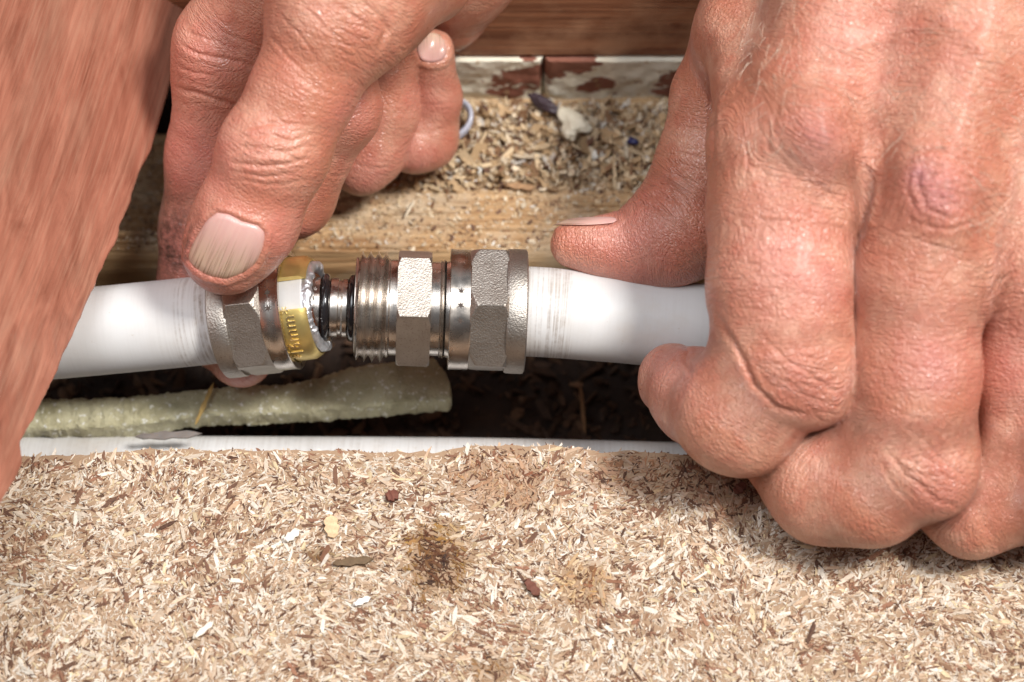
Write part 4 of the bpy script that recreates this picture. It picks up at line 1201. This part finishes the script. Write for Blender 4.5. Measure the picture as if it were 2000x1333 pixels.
wr_l = [(530, 300, 70, .55), (620, 60, 130, .5), (730, 60, 90, .5), (400, 110, 90, .55), (700, 215, 40, .35), (440, 190, 60, .35), (720, 340, 50, .15), (350, 480, 80, .2)]
red_l = [(545, 450, 60, .6), (530, 330, 80, .3), (700, 230, 55, .6), (720, 340, 60, .6), (840, 200, 60, .5), (400, 120, 110, .55), (370, 300, 120, .7), (350, 500, 120, .8), (450, 560, 70, .4), (820, 320, 60, .6), (470, 730, 60, .8)]
nail_lt = dict(name='thumbnail', poly=[(424, 416), (448, 420), (472, 432), (503, 441), (516, 456), (512, 487), (499, 514), (475, 533), (440, 545), (405, 538), (382, 524), (369, 506), (374, 482), (390, 453), (405, 430)], d=22, dr=11,
               corners=[(424, 416), (512, 446), (490, 525), (372, 508)], lift=.42)
nail_lp = dict(name='fingernail', poly=[(816, 84), (824, 70), (842, 64), (860, 69), (869, 84), (871, 106), (862, 119), (842, 123), (824, 118), (816, 102)], d=-12, dr=5,
               corners=[(816, 118), (872, 118), (872, 66), (812, 66)], lift=.42)
hl, VL, NL = build_hand('hand', np.array([P(285, 0, -25)[0] - 2, P(0, 780, -25)[1] - 2, -42]), np.array([P(1010, 0, 0)[0] + 3, P(0, -270, 0)[1], 48]), palm_l, 8.0, fing_l, 3.0, 6.0, [], cre_l, folds_l,
                        wr_l, red_l, [(335, 480, 75, .9), (330, 400, 40, .5), (430, 560, 30, .25), (595, 470, 14, .4)], [nail_lt, nail_lp],
                        'left hand pressing the tilted nut with a broad ridged thumbnail', 'hand', origin=W(P(470, 700, -10))[0], grain=.68)

# fine hair on the back of the right hand
def hand_hair():
    X, Y = topx(VR)
    m = (NR[:, 2] > .35) & (VR[:, 2] > 22) & (((X > 1450) & (Y < 190) & (X < 2020)) | ((X > 1460) & (X < 1600) & (Y < 300) & (Y > 60)) | ((X > 1700) & (Y < 330) & (X < 2020)) | ((X > 1880) & (Y < 480)))
    ids = rng.choice(np.argwhere(m)[:, 0], 900)
    V = []; f = []
    for i in ids:
        p = VR[i].copy(); n = NR[i]; x, y = X[i], Y[i]
        an = math.radians(rng.normal(-12 if x > 1560 else -55, 22)); L = rng.uniform(2.0, 6.5) * (1.0 if x > 1500 else .7); cur = rng.normal(0, .5)
        t0 = np.array([math.cos(an) * (1 if rng.random() < .85 else -1), math.sin(an), 0]); t0 -= n * (t0 @ n); t0 /= np.linalg.norm(t0)
        sd = np.cross(n, t0); r = rng.uniform(.025, .045); k = 7; b = len(V)
        for q in range(k):
            t = q / (k - 1); c = p + t0 * L * t + sd * cur * L * .35 * t * t + n * (.05 + .9 * t * (1 - t * .75) * .9)
            rr = r * (1 - t * .75)
            for a in range(3):
                th = a * 2.0944; V.append(c + rr * (math.cos(th) * n + math.sin(th) * sd))
        for q in range(k - 1):
            for a in range(3):
                a2 = (a + 1) % 3; f.append((b + q * 3 + a, b + (q + 1) * 3 + a, b + (q + 1) * 3 + a2, b + q * 3 + a2))
    m_h = simple('pale_hair', (.80, .66, .52), .3, Specular_IOR_Level=.8)
    o = mesh_obj('hand_hair', np.array(V), np.array(f), m_h, hr); o['kind'] = 'stuff'
hand_hair()

for o in bpy.data.objects:
    if '_org' in o: del o['_org']
print('OBJECTS', len(bpy.data.objects), 'right verts', len(VR), 'left verts', len(VL))
